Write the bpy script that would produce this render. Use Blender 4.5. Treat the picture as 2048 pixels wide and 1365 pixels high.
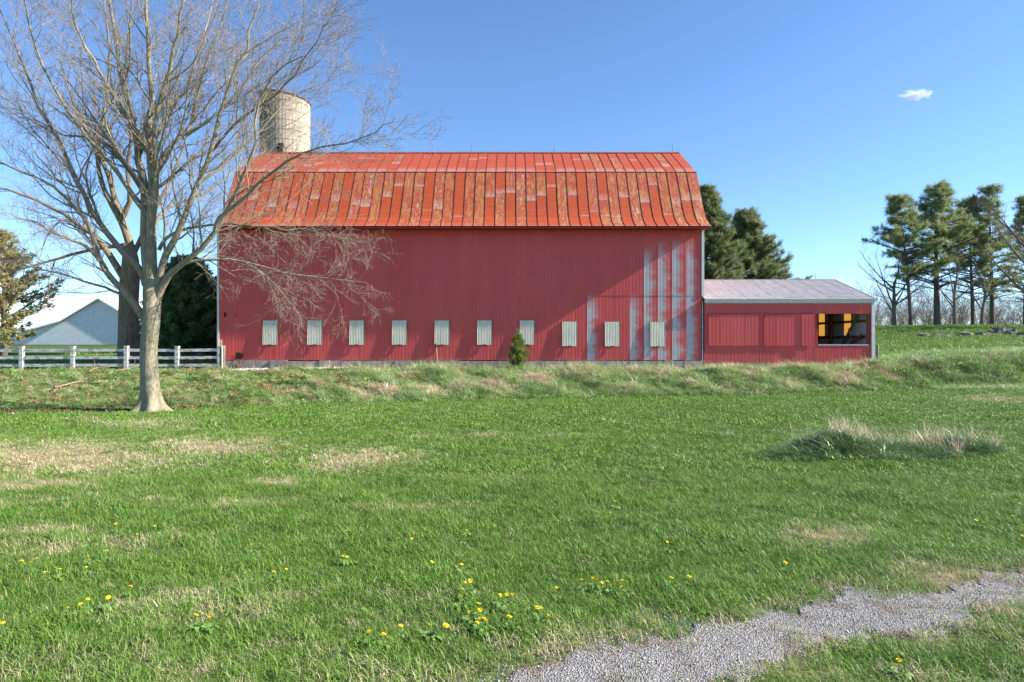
import bpy, math, random
import numpy as np
from mathutils import Vector
for o in list(bpy.data.objects): bpy.data.objects.remove(o)
S = bpy.context.scene
C = S.collection
R = math.radians
rng = np.random.default_rng(7)
random.seed(7)

# ------------------------------------------------------------------ camera, sky, sun, exposure
F = 1261.0            # focal length in photo pixels (2048 wide)
CAMZ = 1.6
cam = bpy.data.cameras.new('camera'); cam.sensor_width = 36; cam.lens = 36 * F / 2048
cam.clip_start = 0.05; cam.clip_end = 20000
co = bpy.data.objects.new('camera', cam); C.objects.link(co)
co.location = (0, 0, CAMZ); co.rotation_euler = (R(90), 0, 0)
S.camera = co
SUNV = Vector((1.0, -0.095, 0.617)).normalized()      # towards the sun: from the right, grazing the barn wall
elev = math.asin(SUNV.z); azim = math.atan2(SUNV.x, SUNV.y)
W = bpy.data.worlds.new('World'); S.world = W; W.use_nodes = True
wn = W.node_tree; bg = wn.nodes['Background']
sky = wn.nodes.new('ShaderNodeTexSky'); sky.sky_type = 'NISHITA'; sky.sun_disc = False
sky.sun_elevation = elev; sky.sun_rotation = azim
sky.air_density = 0.9; sky.dust_density = 0.0; sky.ozone_density = 6.0; sky.altitude = 600
wn.links.new(sky.outputs[0], bg.inputs[0]); bg.inputs[1].default_value = 0.10
sl = bpy.data.lights.new('sun', 'SUN'); sl.energy = 5.0; sl.angle = R(0.5); sl.color = (1.0, 0.93, 0.82)
so = bpy.data.objects.new('sun', sl); C.objects.link(so); so.location = (60, -3, 40)
so.rotation_euler = SUNV.to_track_quat('Z', 'Y').to_euler()
S.view_settings.view_transform = 'Standard'; S.view_settings.look = 'None'
S.view_settings.gamma = 1; S.view_settings.use_curve_mapping = False
S.view_settings.exposure = 1.38

# ------------------------------------------------------------------ helpers
def P(px, py, D):
    return np.array([(px - 1024) * D / F, D, CAMZ - (py - 682.5) * D / F])
ORG = {}
def tag(o, label=None, cat=None, group=None, kind=None):
    if label: o['label'] = label
    if cat: o['category'] = cat
    if group: o['group'] = group
    if kind: o['kind'] = kind
    return o
def empty(name, loc, label, cat, group=None):
    o = bpy.data.objects.new(name, None); C.objects.link(o)
    o.location = loc; o.empty_display_size = 0.2
    ORG[o] = np.array(loc, float)
    return tag(o, label, cat, group)
def obj(name, me, m=None, parent=None, loc=(0, 0, 0)):
    """loc is in world space; a child is stored relative to its parent"""
    o = bpy.data.objects.new(name, me); C.objects.link(o)
    if m is not None and len(me.materials) == 0: me.materials.append(m)
    loc = np.array(loc, float); ORG[o] = loc
    if parent is not None:
        o.parent = parent; o.location = loc - ORG[parent]
    else: o.location = loc
    return o
def mesh(name, V, Fc, smooth=False):
    """V (n,3); Fc list of faces or an int array (m,k)"""
    me = bpy.data.meshes.new(name)
    V = np.asarray(V, np.float32)
    if isinstance(Fc, np.ndarray):
        m, k = Fc.shape
        me.vertices.add(len(V)); me.vertices.foreach_set('co', V.ravel())
        me.loops.add(m * k); me.loops.foreach_set('vertex_index', Fc.astype(np.int32).ravel())
        me.polygons.add(m); me.polygons.foreach_set('loop_start', np.arange(0, m * k, k, dtype=np.int32))
        me.update(calc_edges=True); me.validate()
    else:
        me.from_pydata([tuple(map(float, v)) for v in V], [], [tuple(map(int, f)) for f in Fc]); me.update()
    if smooth: me.polygons.foreach_set('use_smooth', np.ones(len(me.polygons), bool))
    return me
class MB:
    """collects boxes, bars and sheets into one mesh"""
    def __init__(s): s.v = []; s.f = []
    def add(s, V, Fc):
        n = len(s.v); s.v += [tuple(v) for v in V]; s.f += [tuple(i + n for i in f) for f in Fc]; return s
    def box(s, a, b):
        x0, y0, z0 = a; x1, y1, z1 = b
        return s.add([(x0,y0,z0),(x1,y0,z0),(x1,y1,z0),(x0,y1,z0),(x0,y0,z1),(x1,y0,z1),(x1,y1,z1),(x0,y1,z1)],
                     [(0,3,2,1),(4,5,6,7),(0,1,5,4),(1,2,6,5),(2,3,7,6),(3,0,4,7)])
    def bar(s, a, b, w, h=None, up=(0, 0, 1)):
        a = Vector(a); b = Vector(b); h = h or w; d = (b - a).normalized(); u = Vector(up)
        if abs(d.dot(u)) > .98: u = Vector((0, 1, 0))
        x = d.cross(u).normalized() * w / 2; y = x.cross(d).normalized() * h / 2
        V = [a-x-y, a+x-y, a+x+y, a-x+y, b-x-y, b+x-y, b+x+y, b-x+y]
        return s.add(V, [(0,1,2,3),(7,6,5,4),(0,4,5,1),(1,5,6,2),(2,6,7,3),(3,7,4,0)])
    def quad(s, a, b, c, d): return s.add([a, b, c, d], [(0, 1, 2, 3)])
    def me(s, name, smooth=False): return mesh(name, s.v, s.f, smooth)

def tubes(paths, radii, sides):
    """paths (N,P,3), radii (N,P) -> verts, quads"""
    paths = np.asarray(paths, float); radii = np.asarray(radii, float); N, Pn, _ = paths.shape
    T = np.gradient(paths, axis=1); T /= np.linalg.norm(T, axis=2, keepdims=True) + 1e-9
    ref = np.where(np.abs(T[:, :1, 2:3]) > .9, np.array([[[1., 0, 0]]]), np.array([[[0, 0, 1.]]]))
    U = np.cross(T, np.broadcast_to(ref, T.shape)); U /= np.linalg.norm(U, axis=2, keepdims=True) + 1e-9
    Vv = np.cross(T, U)
    a = np.arange(sides) * 2 * math.pi / sides
    vs = paths[:, :, None, :] + radii[:, :, None, None] * (np.cos(a)[None, None, :, None] * U[:, :, None, :] + np.sin(a)[None, None, :, None] * Vv[:, :, None, :])
    idx = np.arange(N * Pn * sides).reshape(N, Pn, sides)
    q = np.stack([idx[:, :-1], np.roll(idx[:, :-1], -1, axis=2), np.roll(idx[:, 1:], -1, axis=2), idx[:, 1:]], axis=-1)
    return vs.reshape(-1, 3), q.reshape(-1, 4)
def join(parts):
    V = []; Q = []; n = 0
    for v, q in parts:
        V.append(v); Q.append(q + n); n += len(v)
    return np.concatenate(V), np.concatenate(Q)
def resample(pts, n):
    pts = np.asarray(pts, float)
    k = len(pts); t = np.linspace(0, k - 1, n); out = []
    e = np.vstack([2 * pts[0] - pts[1], pts, 2 * pts[-1] - pts[-2]])
    for s in t:
        i = min(int(s), k - 2); f = s - i
        p0, p1, p2, p3 = e[i], e[i+1], e[i+2], e[i+3]
        out.append(.5 * (2*p1 + (p2-p0)*f + (2*p0-5*p1+4*p2-p3)*f*f + (3*p1-p0-3*p2+p3)*f**3))
    return np.array(out)
def spawn(paths, radii, per, t0, t1, ang, L, up, Pn, rfac, wig=.12, rmin=.004, out=None, taper=.25):
    """children of every path: per = children per path"""
    N, Pp, _ = paths.shape
    M = N * per
    pi = np.repeat(np.arange(N), per)
    t = (t0 + (t1 - t0) * (np.tile(np.arange(per), N) + rng.random(M)) / per)
    s = t * (Pp - 1); i = np.minimum(s.astype(int), Pp - 2); f = (s - i)[:, None]
    base = paths[pi, i] * (1 - f) + paths[pi, i + 1] * f
    r0 = radii[pi, i] * (1 - f[:, 0]) + radii[pi, i + 1] * f[:, 0]
    tan = paths[pi, i + 1] - paths[pi, i]; tan /= np.linalg.norm(tan, axis=1, keepdims=True) + 1e-9
    rnd = rng.normal(size=(M, 3)); perp = rnd - (rnd * tan).sum(1, keepdims=True) * tan
    perp /= np.linalg.norm(perp, axis=1, keepdims=True) + 1e-9
    a = ang * (0.7 + 0.6 * rng.random(M))[:, None]
    d = tan * np.cos(a) + perp * np.sin(a); d[:, 2] += up * .6
    d /= np.linalg.norm(d, axis=1, keepdims=True)
    ln = L * (0.5 + rng.random(M)) * (1.15 - .6 * t)
    step = (ln / (Pn - 1))[:, None]
    pts = [base]
    for k in range(Pn - 1):
        pts.append(pts[-1] + d * step)
        d = d + rng.normal(size=(M, 3)) * wig; d[:, 2] += up * .22
        d /= np.linalg.norm(d, axis=1, keepdims=True)
    ch = np.stack(pts, 1)
    rb = np.maximum(np.minimum(r0 * rfac, ln * .016), rmin)
    rr = rb[:, None] * np.linspace(1, taper, Pn)[None, :]
    return ch, np.maximum(rr, rmin * .6)

# ------------------------------------------------------------------ node helpers
class M:
    def __init__(s, name, rough=.7, spec=.3):
        s.m = bpy.data.materials.new(name); s.m.use_nodes = True
        s.t = s.m.node_tree; s.b = s.t.nodes['Principled BSDF']; s.out = s.t.nodes['Material Output']
        s.b.inputs['Roughness'].default_value = rough; s.b.inputs['Specular IOR Level'].default_value = spec
    def n(s, typ, **kw):
        k = s.t.nodes.new(typ)
        for a, v in kw.items(): setattr(k, a, v)
        return k
    def put(s, sock, v):
        if isinstance(v, bpy.types.NodeSocket): s.t.links.new(v, sock)
        elif isinstance(v, (tuple, list)) and len(v) == 3 and sock.type == 'RGBA': sock.default_value = (*v, 1)
        else: sock.default_value = v
    def pos(s): return s.n('ShaderNodeNewGeometry').outputs['Position']
    def loc(s): return s.n('ShaderNodeTexCoord').outputs['Object']
    def scale(s, v, sc):
        k = s.n('ShaderNodeMapping'); s.put(k.inputs['Vector'], v); k.inputs['Scale'].default_value = sc; return k.outputs[0]
    def noise(s, v, sc, det=4, rough=.55, dist=0):
        k = s.n('ShaderNodeTexNoise'); s.put(k.inputs['Vector'], v); k.inputs['Scale'].default_value = sc
        k.inputs['Detail'].default_value = det; k.inputs['Roughness'].default_value = rough; k.inputs['Distortion'].default_value = dist
        return k.outputs['Fac']
    def ramp(s, f, lo, hi, a=0., b=1.):
        k = s.n('ShaderNodeMapRange'); s.put(k.inputs['Value'], f)
        for i, v in zip(('From Min', 'From Max', 'To Min', 'To Max'), (lo, hi, a, b)): s.put(k.inputs[i], v)
        return k.outputs[0]
    def math(s, op, a, b=0.):
        k = s.n('ShaderNodeMath', operation=op); s.put(k.inputs[0], a); s.put(k.inputs[1], b); return k.outputs[0]
    def mix(s, f, a, b):
        k = s.n('ShaderNodeMix', data_type='RGBA'); s.put(k.inputs[0], f); s.put(k.inputs[6], a); s.put(k.inputs[7], b); return k.outputs[2]
    def attr(s, name, typ='OBJECT'):
        k = s.n('ShaderNodeAttribute', attribute_type=typ, attribute_name=name); return k.outputs['Fac']
    def rand(s): return s.n('ShaderNodeObjectInfo').outputs['Random']
    def sep(s, v):
        k = s.n('ShaderNodeSeparateXYZ'); s.put(k.inputs[0], v); return k.outputs
    def color(s, c): s.put(s.b.inputs['Base Color'], c); return s
    def bump(s, h, st=.3, dist=.01):
        k = s.n('ShaderNodeBump'); s.put(k.inputs['Height'], h); k.inputs['Strength'].default_value = st; k.inputs['Distance'].default_value = dist
        s.put(s.b.inputs['Normal'], k.outputs[0]); return s
    def leafy(s, c, f=.3):
        tr = s.n('ShaderNodeBsdfTranslucent'); s.put(tr.inputs[0], c)
        mx = s.n('ShaderNodeMixShader'); mx.inputs[0].default_value = f
        s.t.links.new(s.b.outputs[0], mx.inputs[1]); s.t.links.new(tr.outputs[0], mx.inputs[2])
        s.t.links.new(mx.outputs[0], s.out.inputs[0]); return s
def plain(name, c, rough=.7, var=.25, sc=6., spec=.3):
    q = M(name, rough, spec); n = q.noise(q.pos(), sc, 5)
    q.color(q.mix(q.ramp(n, .3, .7), tuple(x * (1 - var) for x in c), tuple(min(1, x * (1 + var)) for x in c)))
    return q.m

# ------------------------------------------------------------------ terrain
FX = [-60, -20, -12, -6, 0, 12, 20, 60]
FY = [22.5, 22.5, 23.0, 26, 28, 29, 30, 30]
FZ = [-.9, -.9, -.93, -.94, -1.0, -.88, -.68, -.5]
TX = [-60, -16, -10, 10, 14, 19, 23, 30, 60]
TZ = [.0, .02, .12, .12, .2, .35, .85, 1.05, 1.3]
def H(x, y):
    x = np.asarray(x, float); y = np.asarray(y, float)
    yf = np.interp(x, FX, FY); zf = np.interp(x, FX, FZ); zt = np.interp(x, TX, TZ)
    lawn = zf * np.clip((y - 3) / (yf - 3), -.15, 1) ** 1.0
    t = np.clip((y - yf) / (32.8 - yf), 0, 1); tt = 1 - (1 - t) ** 1.7; tt = tt * .75 + .25 * t * t * (3 - 2 * t)
    bank = zf + (zt - zf) * tt
    zl = np.interp(y, [33, 75, 110], [0, 1.1, 1.3]); zr = np.interp(y, [33, 56, 62, 74, 90, 160], [0, .4, .7, 2.1, 2.3, 1.6])
    wgt = np.clip((x - 8) / 14, 0, 1); far = zt + zl * (1 - wgt) + zr * wgt
    far = np.where(y > 90, far + (2.6 - far) * np.clip((y - 90) / 100, 0, 1), far)
    z = np.where(y < yf, lawn, np.where(y < 32.8, bank, far))
    amp = np.where((y > yf + .4) & (y < 32.4), .13, .018)
    z = z + amp * (np.sin(x * 1.3 + .7 * np.sin(y * .9)) * np.sin(y * 1.1 + x * .4) + .5 * np.sin(x * 3.1 + y * 1.7) * np.sin(y * 2.7 - x))
    # the unmown hummock on the right of the lawn
    dx = (x - 5.9) / 2.1; dy = (y - 10.2 - .1 * (x - 5.9)) / .75
    z = z + .20 * np.exp(-(dx ** 4 + dy ** 2)) * (.62 + .38 * np.sin(x * 2.6 + .6) + .25 * np.sin(x * 5.3 + y * 3))
    return z
def ground_at(px, py):
    lo, hi = 2.0, 60.0
    D = 2.0
    while D < 60:
        p = P(px, py, D)
        if p[2] <= H(p[0], p[1]): break
        D *= 1.01
    return np.array([p[0], p[1], float(H(p[0], p[1]))])
def proj(x, y, z): return 1024 + F * x / y, 682.5 - F * (z - CAMZ) / y
DRY = [(110, 920, 210, 34, 1.), (60, 968, 130, 14, .8), (430, 895, 130, 18, .9), (720, 920, 120, 20, .8), (560, 965, 70, 9, .6),
       (650, 938, 80, 10, .6), (80, 1062, 110, 12, .6), (300, 850, 120, 12, .5), (480, 1010, 120, 10, .4), (860, 1015, 160, 9, .35),
       (1650, 1072, 110, 16, .6), (1990, 800, 90, 10, .5), (1000, 872, 200, 7, .3), (220, 1000, 140, 10, .4), (800, 1250, 150, 30, .2),
       (1150, 1290, 140, 30, .35), (1880, 1150, 120, 30, .6), (300, 1330, 200, 30, .3), (640, 1330, 120, 25, .3)]
def dry_at(x, y):
    x = np.asarray(x, float); y = np.maximum(np.asarray(y, float), .6)
    px, py = proj(x, y, H(x, y)); d = np.zeros_like(px)
    for cx, cy, rx, ry, s in DRY:
        d = np.maximum(d, s * np.exp(-(((px - cx) / rx) ** 2 + ((py - cy) / ry) ** 2)))
    n = np.sin(x * 5.1 + 2 * np.sin(y * 2.3)) * np.sin(y * 6.3 + 1.7 * np.sin(x * 1.9)) + .6 * np.sin(x * 13 + y * 3) * np.sin(y * 15 - x * 4)
    st_ = np.sin(x * .8 + 2.2 * np.sin(y * .55) + 1) * np.sin(y * 2.1 + .5 * np.sin(x * .9)); d = np.maximum(d * (1 + .5 * n), np.clip(st_ * 1.2 + .35 * n - .8, 0, .4) * np.clip((3 - x) / 6, 0.15, 1))
    d = np.maximum(d, np.clip(1 - np.abs(y - 2.9 - .1 * x) / .8, 0, 1) * (.10 + .3 * np.clip(n, 0, 1)) * (x > -3))
    yf = np.interp(x, FX, FY)
    bankm = np.clip((y - yf) / 1.0, 0, 1) * (y < 33.4)
    nb = np.sin(x * 1.1 + 1.3 * np.sin(x * .37)) * np.sin(y * 1.9 + x * .6) + .5 * np.sin(x * 2.7 + 1) * np.sin(y * 3.1)
    strip = np.exp(-((y - yf - 1.6) / 1.5) ** 2) * (x > -10)
    d = np.maximum(d, bankm * np.clip(.16 + .5 * nb * (.35 + strip) + .08 * strip, 0, 1))
    return np.clip(d, 0, 1)
GU = [(950, 1365), (1060, 1330), (1230, 1268), (1390, 1250), (1560, 1214), (1690, 1178), (1830, 1182), (2048, 1138), (2200, 1100), (2900, 1030)]   # upper edge of the gravel
GL = [(1440, 1400), (1500, 1365), (1590, 1312), (1760, 1298), (1900, 1276), (1980, 1236), (2048, 1216), (2200, 1180), (2900, 1110)]   # lower edge
gu = np.array([ground_at(*p)[:2] for p in GU]); gl = np.array([ground_at(*p)[:2] for p in GL])
def gravel_at(x, y):
    up = np.interp(x, gu[:, 0], gu[:, 1], left=-9); lo = np.interp(x, gl[:, 0], gl[:, 1], left=-9)
    w = .09 * np.sin(x * 7 + 2 * np.sin(y * 7)) + .06 * np.sin(x * 19 + y * 9) + .05 * np.sin(x * 41 - y * 23)
    up = np.where(x < gu[0, 0], gu[0, 1] - (gu[0, 0] - x) * 1.0, up)
    ww = w + .10 * np.sin(x * 3.7 + 5 * np.sin(y * 2.2)) * np.sin(y * 11 + x * 5)
    return np.clip(np.minimum(up - y + ww, y - lo + ww) / .42 + .55, 0, 1)

q = M('lawn_soil', .95, .1)
p_ = q.pos(); d_ = q.attr('dry', 'GEOMETRY'); n1 = q.noise(p_, 1.2, 5); n2 = q.noise(p_, 14, 5, .7); n3 = q.noise(q.scale(p_, (.25, 1, 1)), .9, 4)
gr = q.mix(q.ramp(n1, .35, .65), (.06, .105, .025), (.09, .14, .035)); gr = q.mix(q.ramp(n2, .35, .7), gr, (.045, .085, .02))
st = q.mix(n2, (.30, .24, .13), (.20, .15, .08))
q.color(q.mix(q.math('ADD', d_, q.ramp(n3, .55, .75, 0, .3)), gr, st)).bump(n2, .8, .04)
MAT_GROUND = q.m
def axis(segs):
    out = []
    for a, b, n in segs: out += list(np.linspace(a, b, n, endpoint=False))
    out.append(segs[-1][1]); return np.array(out)
gx = axis([(-2500, -200, 14), (-200, -60, 28), (-60, -28, 40), (-28, 28, 230), (28, 60, 40), (60, 200, 28), (200, 2500, 14)])
gy = axis([(-60, 1, 30), (1, 36, 170), (36, 110, 90), (110, 300, 30), (300, 3000, 20)])
XX, YY = np.meshgrid(gx, gy); ZZ = H(XX, YY)
nx, ny = len(gx), len(gy); ii = np.arange(nx * ny).reshape(ny, nx)
me = mesh('ground', np.stack([XX, YY, ZZ], -1).reshape(-1, 3), np.stack([ii[:-1, :-1], ii[:-1, 1:], ii[1:, 1:], ii[1:, :-1]], -1).reshape(-1, 4), True)
a_ = me.attributes.new('dry', 'FLOAT', 'POINT'); a_.data.foreach_set('value', dry_at(XX, YY).ravel().astype(np.float32))
tag(obj('ground', me, MAT_GROUND), kind='structure')

# gravel path, a thin sheet over the soil
q = M('gravel_bed', .95, .1); p_ = q.pos(); v = q.n('ShaderNodeTexVoronoi'); q.put(v.inputs['Vector'], p_); v.inputs['Scale'].default_value = 110
vc = q.sep(v.outputs['Color'])[0]; n1 = q.noise(p_, 5, 4)
c = q.mix(vc, (.22, .21, .20), (.42, .405, .39)); c = q.mix(q.ramp(n1, .5, .7), c, (.2, .16, .11)); c = q.mix(q.ramp(q.math('ADD', q.attr('edge', 'GEOMETRY'), q.math('MULTIPLY', q.math('SUBTRACT', n1, .5), 1.2)), .35, .8), c, (.24, .17, .11))
q.color(c).bump(v.outputs['Distance'], 1, .02)
MAT_GRAVEL = q.m
xs = np.linspace(-.5, 7.5, 460); V = []; Fq = []
ups = np.where(xs < gu[0, 0], gu[0, 1] - (gu[0, 0] - xs), np.interp(xs, gu[:, 0], gu[:, 1])); los = np.maximum(np.interp(xs, gl[:, 0], gl[:, 1]), 1.2)
los = np.where(xs < gl[0, 0], 1.9, los)
ups = np.maximum(ups, los + .05)
for i, x in enumerate(xs):
    for k in range(13):
        w = .07 * math.sin(x * 6) + .05 * math.sin(x * 17 + 1) + .035 * math.sin(x * 43) + .02 * math.sin(x * 97)
        y = los[i] - w + (ups[i] - los[i] + 2 * w) * k / 12
        V.append((x, y, float(H(x, y)) + (.006 if 0 < k < 12 else -.03)))
for i in range(len(xs) - 1):
    for k in range(12): a = i * 13 + k; Fq.append((a, a + 13, a + 14, a + 1))
me = mesh('gravel_path', V, Fq, True); a_ = me.attributes.new('edge', 'FLOAT', 'POINT')
a_.data.foreach_set('value', np.array([abs(k / 6 - 1) ** 3 for x in xs for k in range(13)], np.float32))
tag(obj('gravel_path', me, MAT_GRAVEL), kind='structure')

# ------------------------------------------------------------------ barn
WY = 33.8                 # plane of the long front wall
BX0, BX1 = -15.70, 10.127
SW = (BX1 - BX0) / 34     # cover width of one corrugated sheet
ZB, ZE = .58, 7.75        # foot and top of the sheeting
def corr(w, h, n, amp=.010, per=6, rows=1):
    """a corrugated sheet in its own x-z plane, ribs upright, facing -y"""
    k = n * per; xs = np.linspace(0, w, k + 1); ys = -amp * np.cos(np.linspace(0, n * 2 * math.pi, k + 1))
    V = [(x, y, h * r / rows) for r in range(rows + 1) for x, y in zip(xs, ys)]
    Fq = [(r * (k + 1) + i, r * (k + 1) + i + 1, (r + 1) * (k + 1) + i + 1, (r + 1) * (k + 1) + i) for r in range(rows) for i in range(k)]
    return mesh('corrugated_sheet', V, Fq, True)
q = M('red_sheet', .5, .25); l_ = q.loc(); p_ = q.pos(); wear = q.attr('wear'); wtop = q.attr('wear_top')
n1 = q.noise(q.scale(p_, (1, 1, .15)), 1.3, 5); n2 = q.noise(p_, 9, 5, .65); n3 = q.noise(q.scale(p_, (14, 1, .5)), 1., 4)
red = q.mix(q.ramp(n1, .35, .65), (.64, .09, .085), (.70, .106, .10)); red = q.mix(q.ramp(n2, .5, .8, 0, .5), red, (.52, .056, .053))
red = q.mix(q.ramp(q.rand(), 0, 1, 0, .18), red, (.4, .035, .034))
u = q.ramp(q.sep(l_)[0], 0, SW); zz = q.sep(p_)[2]
keep = q.ramp(q.math('SUBTRACT', wtop, zz), -.1, .9)
m_ = q.math('SUBTRACT', q.math('ADD', q.math('MULTIPLY', q.noise(q.scale(p_, (.6, 1, 1.1)), 1.3, 5, .7), 2.0), q.math('MULTIPLY', q.noise(q.scale(p_, (.5, 1, 3)), 3.5, 4, .7), .5)), q.math('MULTIPLY', u, 1.25))
m_ = q.math('MULTIPLY', q.math('MULTIPLY', q.ramp(q.math('ADD', m_, q.math('MULTIPLY', q.math('COSINE', q.math('MULTIPLY', q.sep(l_)[0], 62.832 / SW)), .22)), .42, 1.05), wear), keep)
zinc = q.mix(n2, (.40, .40, .43), (.60, .60, .62))
red = q.mix(q.ramp(q.math('FRACT', q.math('MULTIPLY', q.rand(), 7.3)), .5, 1, 0, .22), red, (.62, .13, .12))
red = q.mix(q.math('MULTIPLY', q.ramp(zz, 1.15, .55), q.ramp(n3, .45, .75, 0, .6)), red, (.3, .16, .11))
q.color(q.mix(m_, red, zinc)); q.put(q.b.inputs['Roughness'], q.ramp(m_, 0, 1, .45, .38))
MAT_RED = q.m
MAT_REDTRIM = plain('red_trim', (.32, .03, .03), .6)
MAT_WHITE = plain('white_trim', (.6, .62, .62), .5, .12)
MAT_CONC = plain('old_concrete', (.33, .29, .24), .95, .35, 5)
MAT_WOOD = plain('weathered_wood', (.2, .17, .14), .9, .3, 14)
MAT_DARK = plain('dark_inside', (.03, .025, .022), .9, .2)
MAT_RUST = plain('rusty_iron', (.16, .06, .03), .85, .45, 16)
MAT_IRON = plain('grey_iron', (.12, .12, .12), .6, .2)

barn = empty('barn', (-2.8, WY, .12), 'long red metal barn with rusty orange gambrel roof', 'barn')
wall = obj('front_wall', MB().box((BX0 + .01, WY + .06, ZB), (BX1 + .13, WY + .2, ZE)).me('front_wall'), MAT_REDTRIM, barn)
s_lo = corr(SW, 4.05 - ZB, 10); s_hi = corr(SW, ZE - 4.03, 10)
worn = {26: 4.1, 29: 4.1, 30: 6.6, 31: 6.9, 32: 7.0, 33: 7.0}
for i in range(34):
    for tier, me in ((0, s_lo), (1, s_hi)):
        o = obj('wall_sheet', me, MAT_RED, wall, (BX0 + i * SW, WY + (.02 if tier == 0 else .006) + .004 * (i % 2), ZB if tier == 0 else 4.03))
        o['wear'] = 1.0 if i in worn else 0.0; o['wear_top'] = worn.get(i, 0.0)
# foundation
b = MB()
x = BX0
while x < BX1:
    w = random.uniform(.5, 1.4); x2 = min(x + w, BX1 + .1)
    b.box((x, WY - .05 - random.uniform(0, .07), -.4), (x2 - .012, WY + .3, ZB - .01 - random.uniform(0, .05))); x = x2
obj('foundation', b.me('foundation'), MAT_CONC, barn)
# gable ends and back wall
RY = [32.92, 33.4, 33.85, 34.25, 35.6, 39.3]; RZ = [7.62, 7.87, 8.24, 8.80, 11.13, 13.33]
BY = 2 * 39.3 - WY
def gable(x, d):
    pr = [(WY + .2, .1), (WY + .2, 7.9), (34.1, 8.4), (35.65, 11.0), (39.3, 13.2), (42.95, 11.0), (44.5, 8.4), (BY, 7.9), (BY, .1)]
    n = len(pr); V = [(x, y, z) for y, z in pr] + [(x + d, y, z) for y, z in pr]
    Fq = [tuple(range(n)), tuple(range(2 * n - 1, n - 1, -1))] + [(i, (i + 1) % n, n + (i + 1) % n, n + i) for i in range(n)]
    return mesh('gable_wall', V, Fq)
obj('gable_wall', gable(BX0 + .02, .12), MAT_REDTRIM, barn); obj('gable_wall', gable(BX1 - .02, .12), MAT_REDTRIM, barn)
obj('back_wall', MB().box((BX0, BY - .1, .1), (BX1, BY + .05, 7.9)).me('back_wall'), MAT_REDTRIM, barn)
obj('corner_trim', MB().box((BX0 - .10, WY - .03, .3), (BX0 - .002, WY + .3, 7.75)).me('corner_trim'), MAT_WHITE, barn)
obj('corner_trim', MB().box((BX1 + .035, WY - .035, 4.0), (BX1 + .17, WY + .28, 7.75)).me('corner_trim'), MAT_WHITE, barn)
obj('downspout', MB().box((BX1 + .045, WY - .05, .2), (BX1 + .10, WY - .004, 3.75)).me('downspout'), plain('worn_zinc', (.4, .41, .44), .5, .4, 5), barn)
# roof: every pan of the standing-seam roof is a piece of its own
q = M('rusty_roof', .5, .35); p_ = q.pos(); tone = q.attr('tone'); rnd = q.rand()
off = q.n('ShaderNodeCombineXYZ'); q.put(off.inputs[0], q.math('MULTIPLY', rnd, 50.)); q.put(off.inputs[1], q.math('MULTIPLY', rnd, 31.))
va = q.n('ShaderNodeVectorMath', operation='ADD'); q.put(va.inputs[0], p_); q.put(va.inputs[1], off.outputs[0]); pv = va.outputs[0]
n1 = q.noise(q.scale(pv, (1.9, .55, .5)), 3.6, 8, .76, .4); n2 = q.noise(pv, 13, 6, .75); n3 = q.noise(q.scale(pv, (.6, 3, 4)), 3., 4)
orange = q.mix(q.ramp(n3, .3, .7), (.33, .05, .016), (.41, .085, .024)); orange = q.mix(q.ramp(n2, .45, .75, 0, .5), orange, (.27, .028, .016))
ochre = q.mix(q.ramp(n2, .3, .7), (.35, .18, .06), (.38, .14, .045)); crim = (.28, .03, .034)
pale = q.mix(n2, (.50, .38, .31), (.46, .43, .43))
mott = q.mix(q.ramp(n1, .45, .53), ochre, q.mix(q.ramp(n2, .4, .6), crim, orange))
mott = q.mix(q.math('MULTIPLY', q.ramp(n1, .57, .64), q.ramp(tone, .4, .9)), mott, pale)
mott = q.mix(q.math('MULTIPLY', q.ramp(n1, .42, .34), q.ramp(tone, .75, .95)), mott, pale)
colr = q.mix(q.ramp(q.math('ADD', tone, q.math('MULTIPLY', q.math('SUBTRACT', n1, .5), .9)), .26, .42), orange, mott)
edge = q.ramp(q.attr('edge', 'GEOMETRY'), .75, 1.0)
colr = q.mix(q.math('MULTIPLY', edge, q.ramp(n2, .42, .58, 0, .8)), colr, pale)
q.color(colr).bump(n1, .15, .02)
MAT_ROOF = q.m
MAT_SEAM = plain('dark_seam', (.19, .05, .03), .6, .4, 6)
MAT_BACK = plain('rusty_roof_back', (.4, .1, .04), .6, .4)
roof = obj('roof', MB().quad((-15.6, 39.32, 13.29), (10.4, 39.32, 13.29), (10.4, 43.0, 11.1), (-15.6, 43.0, 11.1))
           .quad((-15.6, 43.0, 11.1), (10.4, 43.0, 11.1), (10.4, 45.7, 7.6), (-15.6, 45.7, 7.6)).me('roof_back'), MAT_BACK, barn)
RX0, RX1, NR = -15.60, 10.42, 46
RWID = (RX1 - RX0) / NR
prof = np.array(list(zip(RY, RZ)))
seg = np.r_[0, np.cumsum(np.linalg.norm(np.diff(prof, axis=0), axis=1))]
def prof_at(s):
    return np.interp(s, seg, prof[:, 0]), np.interp(s, seg, prof[:, 1])
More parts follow.
